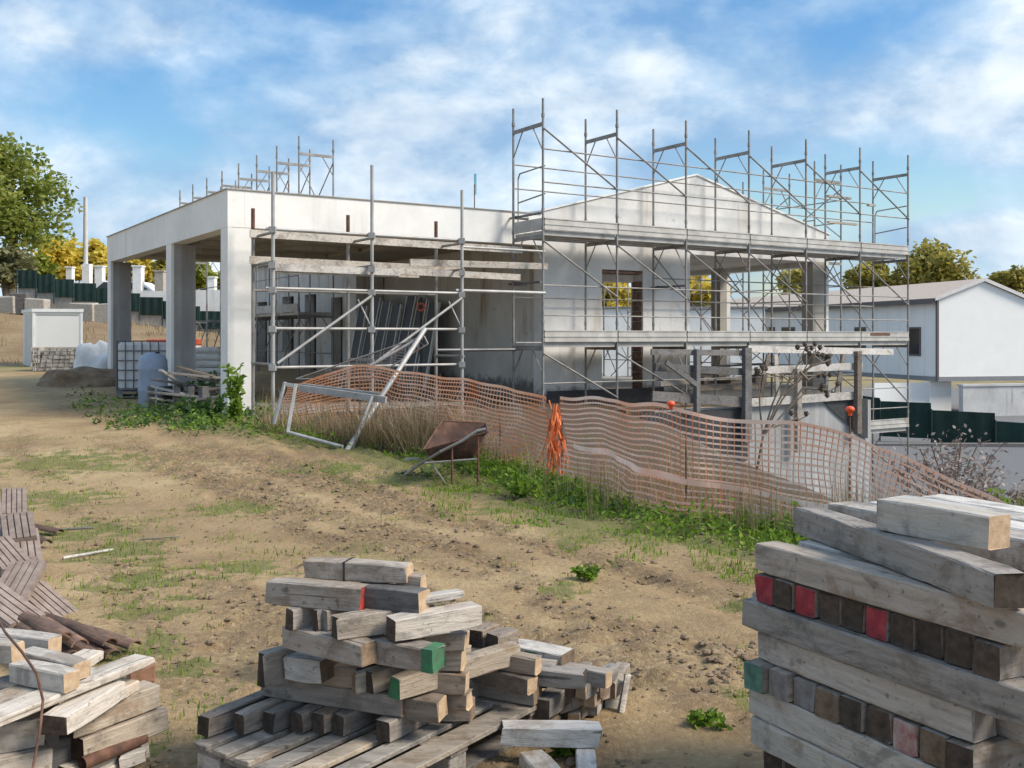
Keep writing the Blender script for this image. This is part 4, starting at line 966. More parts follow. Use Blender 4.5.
for k in range(34):
    a0 = aty(549 + R.uniform(0, 10), 400 + R.uniform(0, 22), 11.32); pts = [a0]
    for j in range(int(R.uniform(3, 6.5))): pts.append(pts[-1] + Vector((R.uniform(-.045, .045), R.uniform(-.05, .05), -.135)))
    for s, t in zip(pts, pts[1:]): m.bar(s, t, .013, .004, 0, Vector((R.uniform(-1, 1), 1, 0)))
m.build('bunched_end', 'orange_knot', of1)
# ================================================================== WHEELBARROW
c0 = aty(405, 476, 11.); gz = ground(c0.x, 11.)
wb = thing('wheelbarrow', 'rusty wheelbarrow with dark brown tray and bare tube handles parked by the mesh fence', 'wheelbarrow', (c0.x + .5, 11., gz))
def W(px, py, dy=0.): return aty(px, py, 11. + dy)
m = MB()  # tray as an open tapered tub, tilted
rim = [W(423, 450, .0), W(442, 421, .62), W(486, 423, .68), W(488, 432, .02)]
flo = [W(432, 463, .12), W(447, 452, .5), W(469, 452, .52), W(474, 460, .1)]
n = 4
def quad(a, c_, d, e): m.poly([a, c_, d, e])
for k in range(n):
    l = (k + 1) % n; quad(rim[k], rim[l], flo[l], flo[k])
quad(*flo)
o = m.build('tray', 'rust_tray', wb); bm = bmesh.new(); bm.from_mesh(o.data); bmesh.ops.remove_doubles(bm, verts=bm.verts, dist=.001); bmesh.ops.recalc_face_normals(bm, faces=bm.faces)
bmesh.ops.bevel(bm, geom=[q for q in bm.edges if not q.is_boundary], offset=.06, segments=4, affect='EDGES', profile=.5); bm.to_mesh(o.data); bm.free()
md = o.modifiers.new('t', 'SOLIDIFY'); md.thickness = .008; md.offset = 0; m = MB(); m.path(rim + [rim[0]], .009, 8); m.build('rim', 'rust', o)
for q in o.data.polygons: q.use_smooth = True
for dy in (-.06, .66):
    m = MB(); m.path([W(405, 475, .3 + (dy - .3) * .25), W(420, 464, .3 + (dy - .3) * .5), W(440, 452, dy), W(462, 441, dy), W(477, 431, dy), W(486, 429, dy)], .017, 10); m.build('handle', 'galv', wb)
for px, dy in ((452, -.05), (478, -.05), (452, .62), (478, .62)):
    a = W(px, 446 if px < 460 else 437, dy); f = Vector((a.x, a.y, ground(a.x, a.y) + .005)); m = MB(); m.tube(a, f, .012, 8); m.build('leg', 'rust', wb)
m = MB(); m.tube(W(425, 463, -.05), W(478, 459, -.05), .012, 8); m.tube(W(478, 459, -.05), W(478, 459, .62), .012, 8); m.tube(W(432, 464, -.04), W(446, 484, -.04), .009, 6); m.build('brace', 'galv', wb)
m = MB(); a = W(408, 474, .28); m.tube(a - Vector((0, .1, 0)), a + Vector((0, .1, 0)), .012, 8); m.build('axle', 'rust', wb)
m = MB(); a = W(412, 459, .5); m.box(a, .16, .04, .025, 0, .2); m.build('bracket', 'galv_light', wb)
# ================================================================== STEEL TRESTLE, POLES AND WIRE PANEL
tr = thing('steel_trestle', 'white painted steel trestle standing in dry grass before the tube scaffold', 'trestle', aty(315, 432, 14.3) - Z * 0)
def T(px, py, dy=0.): return aty(px, py, 14.2 + dy)
m = MB(); m.bar(T(300, 388, .1), T(386, 400, -.4), .04, .09); m.bar(T(302, 386, .5), T(384, 396, .1), .04, .08); m.build('top_beam', 'trestle', tr)
for a, c_, e_, f_, d0, d1 in ((285, 382, 274, 424, .1, -.1), (296, 384, 288, 431, .0, -.35), (372, 396, 352, 449, -.4, -.6), (380, 398, 370, 430, .1, .3)):
    m = MB(); m.bar(T(a, c_, d0), T(e_, f_, d1), .036, .034); m.build('leg', 'trestle', tr)
m = MB(); m.tube(T(287, 432, -.4), T(343, 447, -.65), .025, 8); m.build('foot_rail', 'trestle', tr)
m = MB(); m.bar(T(283, 384, .1), T(302, 387, .1), .05, .05); m.build('head', 'trestle', tr)
m = MB(); m.tube(T(425, 329, 1.1), T(346, 452, -.7), .036, 10); tag(m.build('steel_pole', 'galv_light'), 'long pale steel pole leaning from the trestle up to the scaffold', 'pole')
m = MB(); m.tube(T(414, 341, 1.0), T(370, 366, .9), .022, 8); tag(m.build('steel_pole', 'galv_light'), 'short pale tube propped against the wire panel beside the long leaning pole', 'pole')
wpn = thing('wire_panel', 'grey wire mesh panel leaning above the orange fence before the portico', 'panel', T(360, 372, 1.2))
A1, A2, A3, A4 = T(296, 379, 1.4), T(424, 336, 1.3), T(428, 344, 1.3), T(372, 378, 1.35)
m = MB(); m.path([A1, A2, A3, A4, A1], .012, 6); m.build('frame', 'galv', wpn)
m = MB()
for k in range(1, 34):
    t = k / 34; m.tube(A1.lerp(A4, t), A1.lerp(A2, t), .0025, 4, cap=False)
for k in range(1, 16):
    t = k / 16; m.tube(A1.lerp(A2, t), A4.lerp(A3, t), .0025, 4, cap=False)
m.build('wires', 'galv', wpn)
# ================================================================== TIMBER
def beam(name, label, cat, group, A, ang, L, w, h, ends=('dark_end', 'dark_end'), mat='grey_wood', tilt=0., jit=.003, bev=.004):
    """Timber with its top near edge starting at A and running at angle ang; the body lies on the left of that edge."""
    d = Vector((math.cos(ang), math.sin(ang), 0)); n = Vector((-d.y, d.x, 0))
    me = bpy.data.meshes.new(name); nr = max(3, int(L / .07)); c_ = bev * 1.1; vs = []; fs = []; mi = []
    bow = R.uniform(-1, 1) * .006 * L; ty, tz = R.uniform(-1, 1) * .004, R.uniform(-1, 1) * .003
    ring = [(-1, -1, 1, 0), (1, -1, -1, 0), (1, -1, 0, 1), (1, 1, 0, -1), (1, 1, -1, 0), (-1, 1, 1, 0), (-1, 1, 0, -1), (-1, -1, 0, 1)]
    sk = [R.uniform(-1, 1) * jit * 2.2 for _ in range(8)]
    for i in range(nr + 1):
        t = i / nr; cut = c_ * .6 if i in (0, nr) else 0.
        for k, (sy, sz, oy, oz) in enumerate(ring):
            ch = c_ * R.uniform(.55, 1.5) * (2.4 if R.random() < .05 else 1.)
            y_ = sy * (w / 2 - cut) + oy * ch; z_ = sz * (h / 2 - cut) + oz * ch
            vs.append(((t - .5) * L + (sk[k] if i in (0, nr) else 0), y_ + R.uniform(-1, 1) * jit * .25 + bow * 4 * t * (1 - t) + ty * (t - .5), z_ + R.uniform(-1, 1) * jit * .2 + tz * (t - .5)))
    for i in range(nr):
        for k in range(8):
            l = (k + 1) % 8; fs.append((i * 8 + k, i * 8 + l, i * 8 + 8 + l, i * 8 + 8 + k)); mi.append(0)
    fs.append(tuple(range(8))); mi.append(1); fs.append(tuple(nr * 8 + k for k in range(8))); mi.append(2)
    me.from_pydata(vs, [], fs); me.polygons.foreach_set('material_index', mi)
    bm = bmesh.new(); bm.from_mesh(me); bmesh.ops.recalc_face_normals(bm, faces=bm.faces); bm.to_mesh(me); bm.free()
    for mt in (mat, ends[0], ends[1]): me.materials.append(M[mt])
    o = bpy.data.objects.new(name, me); C.objects.link(o)
    o.location = Vector(A) + d * L / 2 + n * w / 2 - Z * h / 2; o.rotation_euler = (0, -tilt, ang)
    return tag(o, label, cat, group)
def edge(name, label, group, p1, p2, z, w, h, ends=('brown_end', 'brown_end'), mat='brown_wood', L=None, cat='timber', tilt=0., side=1):
    A = onz(*p1, z); B_ = onz(*p2, z); d = B_ - A; ang = math.atan2(d.y, d.x); LL = d.length if L is None else L
    if side < 0: A = A + Vector((math.sin(ang), -math.cos(ang), 0)) * w
    return beam(name, label, cat, group, A, ang, LL, w, h, ends, mat, tilt)
def endon(name, label, group, p, z, deg, L, w, h, ends=('dark_end', 'brown_end'), mat='brown_wood', cat='timber', tilt=0.):
    """Near top-left corner of the end at p; the length runs away at deg; the width goes to the right."""
    A = onz(*p, z); a = math.radians(deg); A = A + Vector((math.sin(a), -math.cos(a), 0)) * w
    return beam(name, label, cat, group, A, a, L, w, h, ends, mat, tilt)
# ---- tall stack on the right
D1 = Vector((.48, -.876, 0)).normalized(); D2 = Vector((-D1.y, D1.x, 0)); P0 = Vector((.841, 3.5, 0)); a1 = math.atan2(D1.y, D1.x); a2 = math.atan2(D2.y, D2.x)
RG = 'timbers of the tall right stack'
gz0 = min(ground(*(P0 + D1 * s + D2 * t).xy) for s in (0, 1) for t in (0, 1))
def rp(s, t, z): return P0 + D1 * s + D2 * t + Z * z
def lay(label, s, t, z, L, w=.1, h=.098, ends=('grey_end', 'brown_end'), mat='grey_wood', da=0., tilt=0.):
    return beam('timber', label, 'timber', RG, rp(s, t, z), a1 + da, L, w, h, ends, mat, tilt)
def cross(label, s, t, z, L=1., w=.088, h=.097, ends=('dark_end', 'brown_end'), mat='grey_wood', da=0.):
    A = rp(s, t, z) + D1 * w
    return beam('timber', label, 'timber', RG, A, a2 + da, L, w, h, ends, mat)
for k in range(3):
    lay(['front', 'middle', 'rear'][k] + ' bearer timber on the ground under the tall right stack', .0, .08 + .4 * k, .14, 1.0, .1, .12)
for k in range(9):
    cross('dark ended timber in the lowest crosswise row of the tall right stack', .02 + k * .105, .02 + R.uniform(-.01, .02), .24)
for k, t in enumerate((-.02, .13, .3, .5, .72, .88)):
    lay(('long grey timber, front piece of the lowest visible lengthwise layer of the right stack', )[0] if k == 0 else 'grey timber inside the lowest lengthwise layer of the right stack', .0 + .03 * k, t, .34, 1.02, .1, mat='pale_wood' if k == 0 else 'grey_wood')
for k, t in enumerate((.0, .16, .34, .55, .76)):
    lay('long pale grey timber jutting left below the green ended row of the right stack' if k == 0 else 'grey timber inside the layer below the green ended row of the right stack', -.02 if k == 0 else .06, t - .01, .44, 1.0 if k else .98, .11, mat='pale_wood' if k == 0 else 'grey_wood')
r2 = [('dull_green', 'green ended timber at the left of the lower row of ends in the right stack'), ('grey_end', 'grey ended timber beside the green one in the lower row of the right stack'), ('grey_end', 'pale cracked end, third from left in the lower row of the right stack'),
      ('brown_end', 'stained pale end, fourth from left in the lower row of the right stack'), ('dark_end', 'dark end, fifth from left in the lower row of the right stack'), ('dark_end', 'dark grey end just left of the worn red one in the right stack'),
      ('worn_red', 'worn red and white end in the lower row of the right stack'), ('brown_end', 'rusty brown end just right of the worn red one in the lower row'), ('dark_end', 'dark brown end, nearest of the lower row of the right stack')]
s = .0
for k, (mt, lb) in enumerate(r2):
    cross(lb, s, -.015 + R.uniform(-.012, .01) - (.025 if k == 0 else 0), .54 - R.uniform(0, .006), 1.05, .092, .096, (mt, 'brown_end')); s += .0985
lay('long grey timber with a clean square right end in the middle of the right stack', .02, -.005, .64, .84, .1, .097, ('grey_end', 'grey_end'))
lay('grey timber with a dark right end set back in the middle of the right stack', .12, .12, .638, .95, .1, .097, ('grey_end', 'dark_end'))
for k, t in enumerate((.27, .48, .7)): lay('grey timber hidden inside the middle layer of the right stack', .05, t, .638, 1.0, .1, .096)
lay('long grey timber with a dark knot below the red ended row of the right stack', -.05, -.015, .738, 1.07, .1, .097, ('grey_end', 'brown_end'))
lay('short pale timber end poking out left behind the knotted one in the right stack', -.11, .09, .735, .9, .1, .097)
for k, t in enumerate((.25, .46, .7)): lay('grey timber inside the layer below the red ended row of the right stack', .0, t, .737, 1.0, .1, .096)
r1 = [('red_paint', 'red ended timber at the left end of the upper row in the right stack'), ('dark_end', 'dark end between the two left red ones in the upper row of the right stack'), ('red_paint', 'red ended timber, third from left in the upper row of the right stack'),
      ('dark_end', 'near black end, fourth from left in the upper row of the right stack'), ('dark_end', 'dark end just left of the brightest red one in the right stack'), ('red_paint', 'brightest red ended timber in the middle of the upper row of the right stack'),
      ('dark_end', 'dark brown end just right of the brightest red one in the upper row'), ('dark_end', 'dark brown end, third from right in the upper row of the right stack'), ('dark_end', 'grey rimmed black end, second from right in the upper row there'), ('dark_end', 'brown black end nearest in the upper row of the right stack')]
s = .0
for k, (mt, lb) in enumerate(r1):
    cross(lb, s, R.uniform(-.012, .012), .838 - R.uniform(0, .006), 1.0, .088, .096, (mt, 'brown_end')); s += .0955
lay('long grey timber lying directly on the red ended row of the right stack', -.0, .0, .938, 1.02, .1, .098, ('grey_end', 'worn_red'))
for k, t in enumerate((.16, .36, .58, .8)): lay('grey timber behind the one on the red ended row of the right stack', .04, t, .937, 1.0, .1, .097, ('grey_end', 'brown_end'), 'pale_wood')
lay('grey timber with a black right end lying askew near the top of the right stack', -.06, .235, 1.037, 1.07, .098, .097, ('red_paint', 'dark_end'), da=-.285)
for k, (t, s0, L_, mt, lb, en) in enumerate(((.42, -.05, 1.0, 'pale_wood', 'pale timber behind the askew one on top of the right stack', 'brown_end'), (.57, .0, 1.02, 'pale_wood', 'wide pale timber with a red near end on top of the right stack', 'red_paint'), (.72, -.05, 1.05, 'pale_wood', 'pale grey timber third from the back on top of the right stack', 'brown_end'), (.86, .0, 1.05, 'pale_wood', 'pale grey timber at the back of the top layer of the right stack', 'brown_end'))):
    lay(lb, s0, t - .02, 1.037, L_, .125, .097, ('grey_end', en), mt)
lay('short thick sawn block with an orange end, topmost on the right stack', .42, .125, 1.14, .38, .1, .101, ('brown_end', 'light_end'), 'sawn_wood', da=.06)
lay('thin pale batten jutting out at the right side of the right stack', .9, .1, .845, .45, .07, .04, ('light_end', 'light_end'), 'pale_wood', da=.9)
lay('thin pale batten sticking out low at the right side of the right stack', .93, .12, .64, .4, .07, .04, ('light_end', 'light_end'), 'pale_wood', da=.9)
# ---- middle stack on its pallet
CG = 'timbers of the middle stack on the pallet'
Lc = onz(195, 741, .14); e2 = Vector((math.cos(math.radians(54)), math.sin(math.radians(54)), 0)); e1 = Vector((e2.y, -e2.x, 0))
pal = thing('pallet', 'worn wooden pallet under the middle timber stack', 'pallet', (Lc.x, Lc.y, 0)); aP = math.atan2(e2.y, e2.x)
PW, PL = .80, 1.12
for k in range(7):
    s = k * (PW - .095) / 6; m = MB(); A = Lc + e1 * s - Z * .0; m.obox(A - Z * .02 - e2 * R.uniform(0, .02), e1 * (.078 if k < 6 else .12), e2 * PL, Z * .02); m.build('deck_board', ('pallet_wood', 'tan_wood', 'pallet_wood')[k % 3], pal, bevel=.003, jitter=.002)
for k in range(3):
    A = Lc + e2 * (k * (PL - .1) / 2); A = Vector((A.x, A.y, 0)); m = MB(); m.obox(A + Z * .1 + e1 * .002, e1 * (PW + .015), e2 * .1, Z * .0195); m.build('cross_board', 'brown_wood', pal, bevel=.002)
    for j in range(3):
        q = A + e1 * (j * (PW - .13) / 2 + .01); m = MB(); m.obox(q + Z * .0245, e1 * .13, e2 * .1, Z * .075); m.build('block', ('tan_wood', 'grey_wood', 'dark_wood')[(k + j) % 3], pal, bevel=.004)
for j in range(3):
    A = Lc + e1 * (j * (PW - .1) / 2); A = Vector((A.x, A.y, .0)); m = MB(); m.obox(A + Z * .002 - e2 * .02, e1 * .1, e2 * (PL + .06), Z * .022); m.build('bottom_board', 'brown_wood', pal, bevel=.002)
H = .083; zl = lambda k: .142 + H * (k + 1)
row = [(198, 714, 'leftmost dark ended timber lying on the middle pallet'), (234, 711.5, 'second dark ended timber from the left lying on the middle pallet'), (263, 710.5, 'third dark ended timber from the left lying on the middle pallet'),
       (291.5, 710.5, 'fourth timber from the left on the middle pallet, set back'), (312, 711.5, 'fifth dark ended timber from the left on the middle pallet'), (332.5, 712.5, 'sixth dark ended timber on the middle pallet, next to a gap'), (375, 718, 'pale sided timber at the right end of the row on the middle pallet')]
for k, (x, y, lb) in enumerate(row): endon('timber', lb, CG, (x, y), zl(0), 57, .85, .062 if k < 6 else .075, H - .003)
def E(lb, p1, p2, z, w=.085, h=H - .003, ends=('brown_end', 'brown_end'), mat='brown_wood', **k): return edge('timber', lb, CG, p1, p2, z, w, h, ends, mat, **k)
E('long dark grey timber lying across the row of ends on the middle pallet', (261, 676), (401, 697), zl(1))
E('long timber in the third layer of the middle stack behind a short block', (262, 656), (356, 669), zl(2))
endon('timber', 'dark ended timber poking out left at mid height of the middle stack', CG, (257, 651), zl(3) - .02, 44, .45, .055, H + .05, mat='grey_wood')
E('short pale block stuck out in front of the middle stack', (284, 656.5), (320.6, 661.5), zl(2) + .045, .13, .09, ('grey_end', 'brown_end'), 'pale_wood')
for x, y, lb, en, mt in ((352, 671, 'light brown ended timber left of three facing ends in the middle stack', 'brown_end', 'tan_wood'), (363.5, 669.5, 'black ended timber beside the green ended one in the middle stack', 'dark_end', 'tan_wood')):
    endon('timber', lb, CG, (x, y), zl(2), 44, .5, .06 if x > 360 else .035, H, (en, 'brown_end'), mt)
endon('timber', 'timber with a dark green end facing the camera in the middle stack', CG, (389, 675), zl(2), 44, .62, .066, H, ('green_paint', 'brown_end'), 'tan_wood')
E('short timber with a light end low at the right of the middle stack', (403, 697.5), (437, 702), zl(1) - .01, .09, H, ('brown_end', 'light_end'))
E('timber with worn marks and a brown end on the left half of the middle stack', (281, 626), (360, 645.5), zl(4), .09, H, ('grey_end', 'brown_end'), 'grey_wood')
gt = E('timber with a bright green painted right end in the middle stack', (357, 638.5), (433, 650.5), zl(4) - .01, .09, H, ('brown_end', 'green_paint'), 'grey_wood')
m = MB(); dL = gt.dimensions
L_ = (onz(433, 650.5, zl(4)) - onz(357, 638.5, zl(4))).length
me = bpy.data.meshes.new('painted_band'); bm = bmesh.new(); bmesh.ops.create_cube(bm, size=1.)
for v in bm.verts: v.co = Vector((v.co.x * .045 + L_ / 2 - .024, v.co.y * .0915, v.co.z * .083))
bm.to_mesh(me); bm.free(); me.materials.append(M['green_paint']); o = bpy.data.objects.new('painted_band', me); C.objects.link(o); o.parent = gt
for lb, p1, p2, z, en, hh in (('orange ended timber at the upper right of the middle stack', (405, 632), (464, 635), .53, 'light_end', .068), ('orange ended timber below another at the right of the middle stack', (415, 648.5), (461, 651), .46, 'light_end', .083), ('pale ended timber low at the right of the middle stack', (425, 672), (465, 675), .372, 'light_end', .081),
                          ('light ended timber beneath the orange ends at the right of the middle stack', (430, 692), (467, 695), .29, 'light_end', .066), ('dark timber resting on the pallet at the back right of the middle stack', (420, 700), (470, 703), zl(0), 'brown_end', .08)):
    E(lb, p1, p2, z, .085, hh, ('brown_end', en), 'brown_wood')
for k in range(6):
    q = onz(318 + 17 * k, 646 + 2 * k, zl(3)); beam('timber', 'timber hidden in the heart of the middle stack', 'timber', CG, q + Vector((0, .1, 0)), 1.1, .22, .08, H - .004, mat='brown_wood')
for k in range(5):
    q = onz(296 + 21 * k, 664 + 3 * k, zl(2) - .002); beam('timber', 'timber hidden in the heart of the middle stack', 'timber', CG, q + Vector((0.02, .12, 0)), 1.0, .25, .08, 2 * H - .006, mat='brown_wood')
endon('timber', 'pale sided timber pointing right in the fifth layer of the middle stack', CG, (331, 614), zl(5), 30, .38, .07, H, mat='tan_wood')
endon('timber', 'stout light brown timber pointing right at the upper right of the middle stack', CG, (385, 614), zl(5), 32, .36, .085, H, mat='tan_wood')
endon('timber', 'short dark ended timber under the red ended one in the middle stack', CG, (285, 607), zl(5) - .003, 50, .35, .05, H); endon('timber', 'dark square timber end in shade under the red ended one', CG, (312, 609), zl(5) - .003, 50, .3, .035, H)
endon('timber', 'small upright looking pale timber end under the red ended one', CG, (321, 609), zl(5) - .004, 52, .25, .04, H, ('grey_end', 'brown_end'), 'pale_wood')
E('pale grey timber with a red painted end on the upper left of the middle stack', (264.7, 581.), (359.3, 588.6), zl(6), .085, .09, ('grey_end', 'bright_red'), 'grey_wood')
E('dark grey timber with a light end next to the red ended one', (352, 585.5), (419, 592), zl(6) - .004, .085, H, ('brown_end', 'light_end'), 'dark_wood')
q = E('topmost pale timber with a wire tie on the middle stack', (303.5, 560.5), (405.5, 566), zl(6) + .070, .085, .07, ('grey_end', 'light_end'), 'grey_wood')
me = bpy.data.meshes.new('wire_tie'); bm = bmesh.new(); bmesh.ops.create_cube(bm, size=1.)
for v in bm.verts: v.co = Vector((v.co.x * .008 - .04, v.co.y * .091, v.co.z * .076))
bm.to_mesh(me); bm.free(); me.materials.append(M['black']); o = bpy.data.objects.new('wire_tie', me); C.objects.link(o); o.parent = q
E('thin pale batten poking out behind the top of the middle stack', (424, 597), (464, 590), zl(5) + .05, .05, .03, ('light_end', 'light_end'), 'pale_wood')
E('small light ended timber behind the topmost one on the middle stack', (396, 575), (420, 577), zl(6) + .03, .06, .06, ('brown_end', 'light_end'))
# ---- low heap right of the pallet
SG = 'timbers of the low heap right of the pallet'
def S(lb, p1, p2, z, w=.07, h=.07, ends=('brown_end', 'brown_end'), mat='brown_wood', **k): return edge('timber', lb, SG, p1, p2, z, w, h, ends, mat, **k)
S('upper long timber of the low heap right of the pallet', (468, 649), (535, 659.5), .355, ends=('brown_end', 'light_end'))
S('second long timber from the top of the low heap', (468.5, 665), (528, 679), .285, ends=('brown_end', 'light_end'))
S('third long timber from the top of the low heap', (471, 678.5), (533, 690), .215, .09)
S('long dark timber near the bottom of the low heap', (459, 696), (518, 706.5), .145, .09, .075, ends=('brown_end', 'light_end'))
S('bottom timber of the low heap beside the loose pale ones', (500, 712), (554, 720), .068)
for k in range(5):
    q = onz(480 + 9 * k, 668 + 3 * k, .28 - .07 * (k % 3)); beam('timber', 'timber hidden inside the low heap', 'timber', SG, q + Vector((0, .12, 0)), -.25, .32, .08, .068, mat='brown_wood')
endon('timber', 'dark round cornered timber end on top left of the low heap', SG, (468, 628), .43, 60, .13, .075, .085); endon('timber', 'second dark timber end on top of the low heap', SG, (485, 632), .425, 48, .13, .08, .085)
gt = S('pale topped timber with a green mark at the back of the low heap', (503, 644), (560, 655), .30, .12, .08, ('grey_end', 'brown_end'), 'pale_wood')
me = bpy.data.meshes.new('painted_mark'); bm = bmesh.new(); bmesh.ops.create_cube(bm, size=1.)
for v in bm.verts: v.co = Vector((v.co.x * .06 + .0, v.co.y * .004 - .0612, v.co.z * .06))
bm.to_mesh(me); bm.free(); me.materials.append(M['green_paint']); o = bpy.data.objects.new('painted_mark', me); C.objects.link(o); o.parent = gt
S('long timber reaching right at the back of the low heap', (541, 663), (606, 673), .25, ends=('brown_end', 'light_end')); S('long timber below the far reaching one in the low heap', (561, 677), (600, 683), .18, ends=('brown_end', 'brown_end'))
endon('timber', 'timber end at the far right of the low heap', SG, (600, 681), .13, 70, .3, .07, .075, ('brown_end', 'brown_end')); endon('timber', 'slanting brown timber across the low heap', SG, (533, 697), .17, 62, .45, .08, .08, ('brown_end', 'brown_end'))
for k, (x, y, z, dg) in enumerate(((561, 682, .2, 70), (575, 684, .2, 60), (560, 693, .135, 80), (552, 697, .12, 40), (583, 693, .135, 65), (585, 702, .07, 75), (571, 705, .07, 65), (567, 712, .06, 80), (545, 702, .1, 75), (590, 690, .135, 95))):
    endon('timber', 'short timber end in the jumble at the right of the low heap', SG, (x, y), z, dg, .3 + .03 * (k % 4), .055, .06, (('brown_end', 'light_end', 'grey_end')[k % 3], 'brown_end'), ('brown_wood', 'grey_wood')[k % 2])
q = onz(605, 682, .0); m = MB()
o = beam('timber', 'pale broad board standing on end at the right of the low heap', 'timber', SG, onz(606, 676, .14), .1, .085, .03, .16, ('grey_end', 'grey_end'), 'pale_wood')
o.rotation_euler = (-.35, .1, .1)
o = beam('timber', 'narrow pale slat standing beside the upright board of the low heap', 'timber', SG, onz(623, 676, .16), .3, .025, .03, .17, ('grey_end', 'grey_end'), 'pale_wood'); o.rotation_euler = (-.3, .3, .2)
LG = 'loose pale timbers before the low heap'
edge('timber', 'loose pale timber lying across two others before the low heap', LG, (502, 728), (601, 728.5), .15, .09, .075, ('grey_end', 'brown_end'), 'pale_wood', tilt=-.01)
edge('timber', 'pale timber pointing at the camera under the left of the loose one', LG, (519, 752), (560, 800), .073, .1, .07, ('dark_end', 'dark_end'), 'pale_wood')
endon('timber', 'white topped timber pointing at the camera under the right of the loose one', LG, (577, 775), .072, 88, .32, .075, .07, ('grey_end', 'grey_end'), 'pale_wood')
# ---- left stack, cut by the picture edge
KG = 'timbers of the left stack'
def K(lb, p1, p2, z, w=.1, h=.09, ends=('dark_end', 'brown_end'), mat='tan_wood', **k): return edge('timber', lb, KG, p1, p2, z, w, h, ends, mat, **k)
K('stout black ended tan timber, upper of two at the right of the left stack', (75, 714.5), (160, 685), .30, .11); K('stout tan timber under the upper one at the right of the left stack', (84, 739), (168, 708), .205, .13); K('bottom tan timber at the right of the left stack', (70, 768), (150, 735), .11, .16)
K('tan timber wedged behind the upper stout one in the left stack', (68, 716), (126, 680), .375, .1, .07, mat='pale_wood'); K('narrow tan timber beside the wedged one in the left stack', (95, 702), (140, 680), .345, .09, .045)
K('big tan timber with a knot at the picture edge in the left stack', (-40, 732), (45, 718), .33, .14, .1); K('big tan timber below the knotted one at the picture edge', (-40, 770), (52, 748), .23, .2, .1); K('bottom tan timber at the picture edge under the left stack', (-40, 800), (54, 775), .13, .2, .12)
K('dark timber in the shaded gap of the left stack', (40, 745), (75, 735), .2, .25, .19, mat='dark_wood')
K('long pale plank lying slantwise over the left stack', (-30, 731), (156, 656), .42, .11, .03, ('light_end', 'light_end'), 'pale_wood', tilt=.0)
K('wide pale plank beside the slanting one on the left stack', (-30, 716), (100, 668), .415, .13, .03, ('light_end', 'light_end'), 'pale_wood'); K('pale broken board behind the slanting plank on the left stack', (70, 668), (105, 650), .40, .1, .04, ('light_end', 'light_end'), 'pale_wood')
K('tan timber with a light end lying on the planks of the left stack', (8, 664), (63, 674), .49, .075, .07, ('brown_end', 'light_end')); K('grey tan timber behind the front one on the left stack', (16, 651), (72, 664.5), .49, .08, .065, ('brown_end', 'light_end'), 'pale_wood'); K('tan timber at the back of the left stack with a light end', (-20, 632), (47, 639), .50, .08, .075, ('brown_end', 'light_end')); K('tan timber end at the picture edge on the left stack', (-30, 641), (11, 645), .55, .07, .075, ('brown_end', 'light_end'))
K('timber bearer hidden under the planks of the left stack', (10, 700), (60, 690), .38, .3, .2, mat='dark_wood')
a, c_ = onz(82, 764, .12), onz(144, 737, .12); pp = thing('rusty_pipe', 'short rusty hollow pipe lying at the foot of the left stack', 'pipe', (a.x, a.y, .05)); m = MB(); m.tube(a, c_, .024, 16, cap=False); m.tube(c_, a, .019, 16, cap=False); m.build('pipe', 'rust', pp, fix=False, smooth=True)
for p1, p2, z, lb in (((95, 775), (140, 752), .06, 'short tan offcut under the rusty pipe'), ((120, 757), (146, 750), .09, 'small tan block at the end of the rusty pipe')): K(lb, p1, p2, z, .08, .05, ('brown_end', 'brown_end'))
m = MB(); m.path([onz(-12, 600, .55), onz(5, 632, .62), onz(22, 652, .6), onz(37, 674, .58), onz(43, 700, .5), onz(40, 730, .44), onz(33, 768, .36), onz(28, 800, .3)], .0045, 8); tag(m.build('bent_rod', 'rust'), 'thin bent rusty rod arching over the left stack', 'rod')
q = onz(141, 683, .0); m = MB(); m.box((q.x, q.y, .045), .12, .1, .09, 0, .5); tag(m.build('brick', 'brick', bevel=.008, jitter=.008), 'reddish brown brick lying on the soil behind the slanting plank', 'brick')
# ---- ribbed clay slabs and dark roof tiles
def slab_mesh(L=.5, W_=.25, T=.045):
    m = MB(); n = 5
    m.obox(Vector((-L / 2, -W_ / 2, -T)), Vector((L, 0, 0)), Vector((0, W_, 0)), Z * (T - .012))
    for k in range(n): m.obox(Vector((-L / 2 + .001, -W_ / 2 + k * W_ / n + .004, -.0125)), Vector((L - .002, 0, 0)), Vector((0, W_ / n - .010, 0)), Z * .0125)
    o = m.build('clay_slab', 'clay'); return o
TG = 'ribbed clay slabs at the left edge'
slabs = [(18, 525, .34, 120, .34, 'topmost short ribbed clay slab of the far left pile'), (18, 523, .285, 120, .3, None), (24, 548, .22, 119, .55, 'long ribbed clay slab lying flat behind the slanted ones'), (8, 545, .2, 121, .5, None),
         (6, 552, .27, 140, .4, 'ribbed clay slab at the picture edge tilted left'), (14, 585, .18, 99, .55, 'slanted ribbed clay slab in the middle of the left pile'), (8, 582, .13, 100, .55, None), (5, 602, .23, 150, .42, 'ribbed clay slab atop the three at the picture edge'), (5, 603, .18, 150, .42, None), (4, 604, .13, 150, .42, None),
         (47, 599, .07, 148, .42, 'lone ribbed clay slab lying lowest on the soil at the right of the left pile'), (14, 500, .16, 116, .45, 'ribbed clay slab at the back of the left pile'), (-12, 515, .12, 118, .5, None), (-8, 575, .1, 110, .6, None)]
proto = None
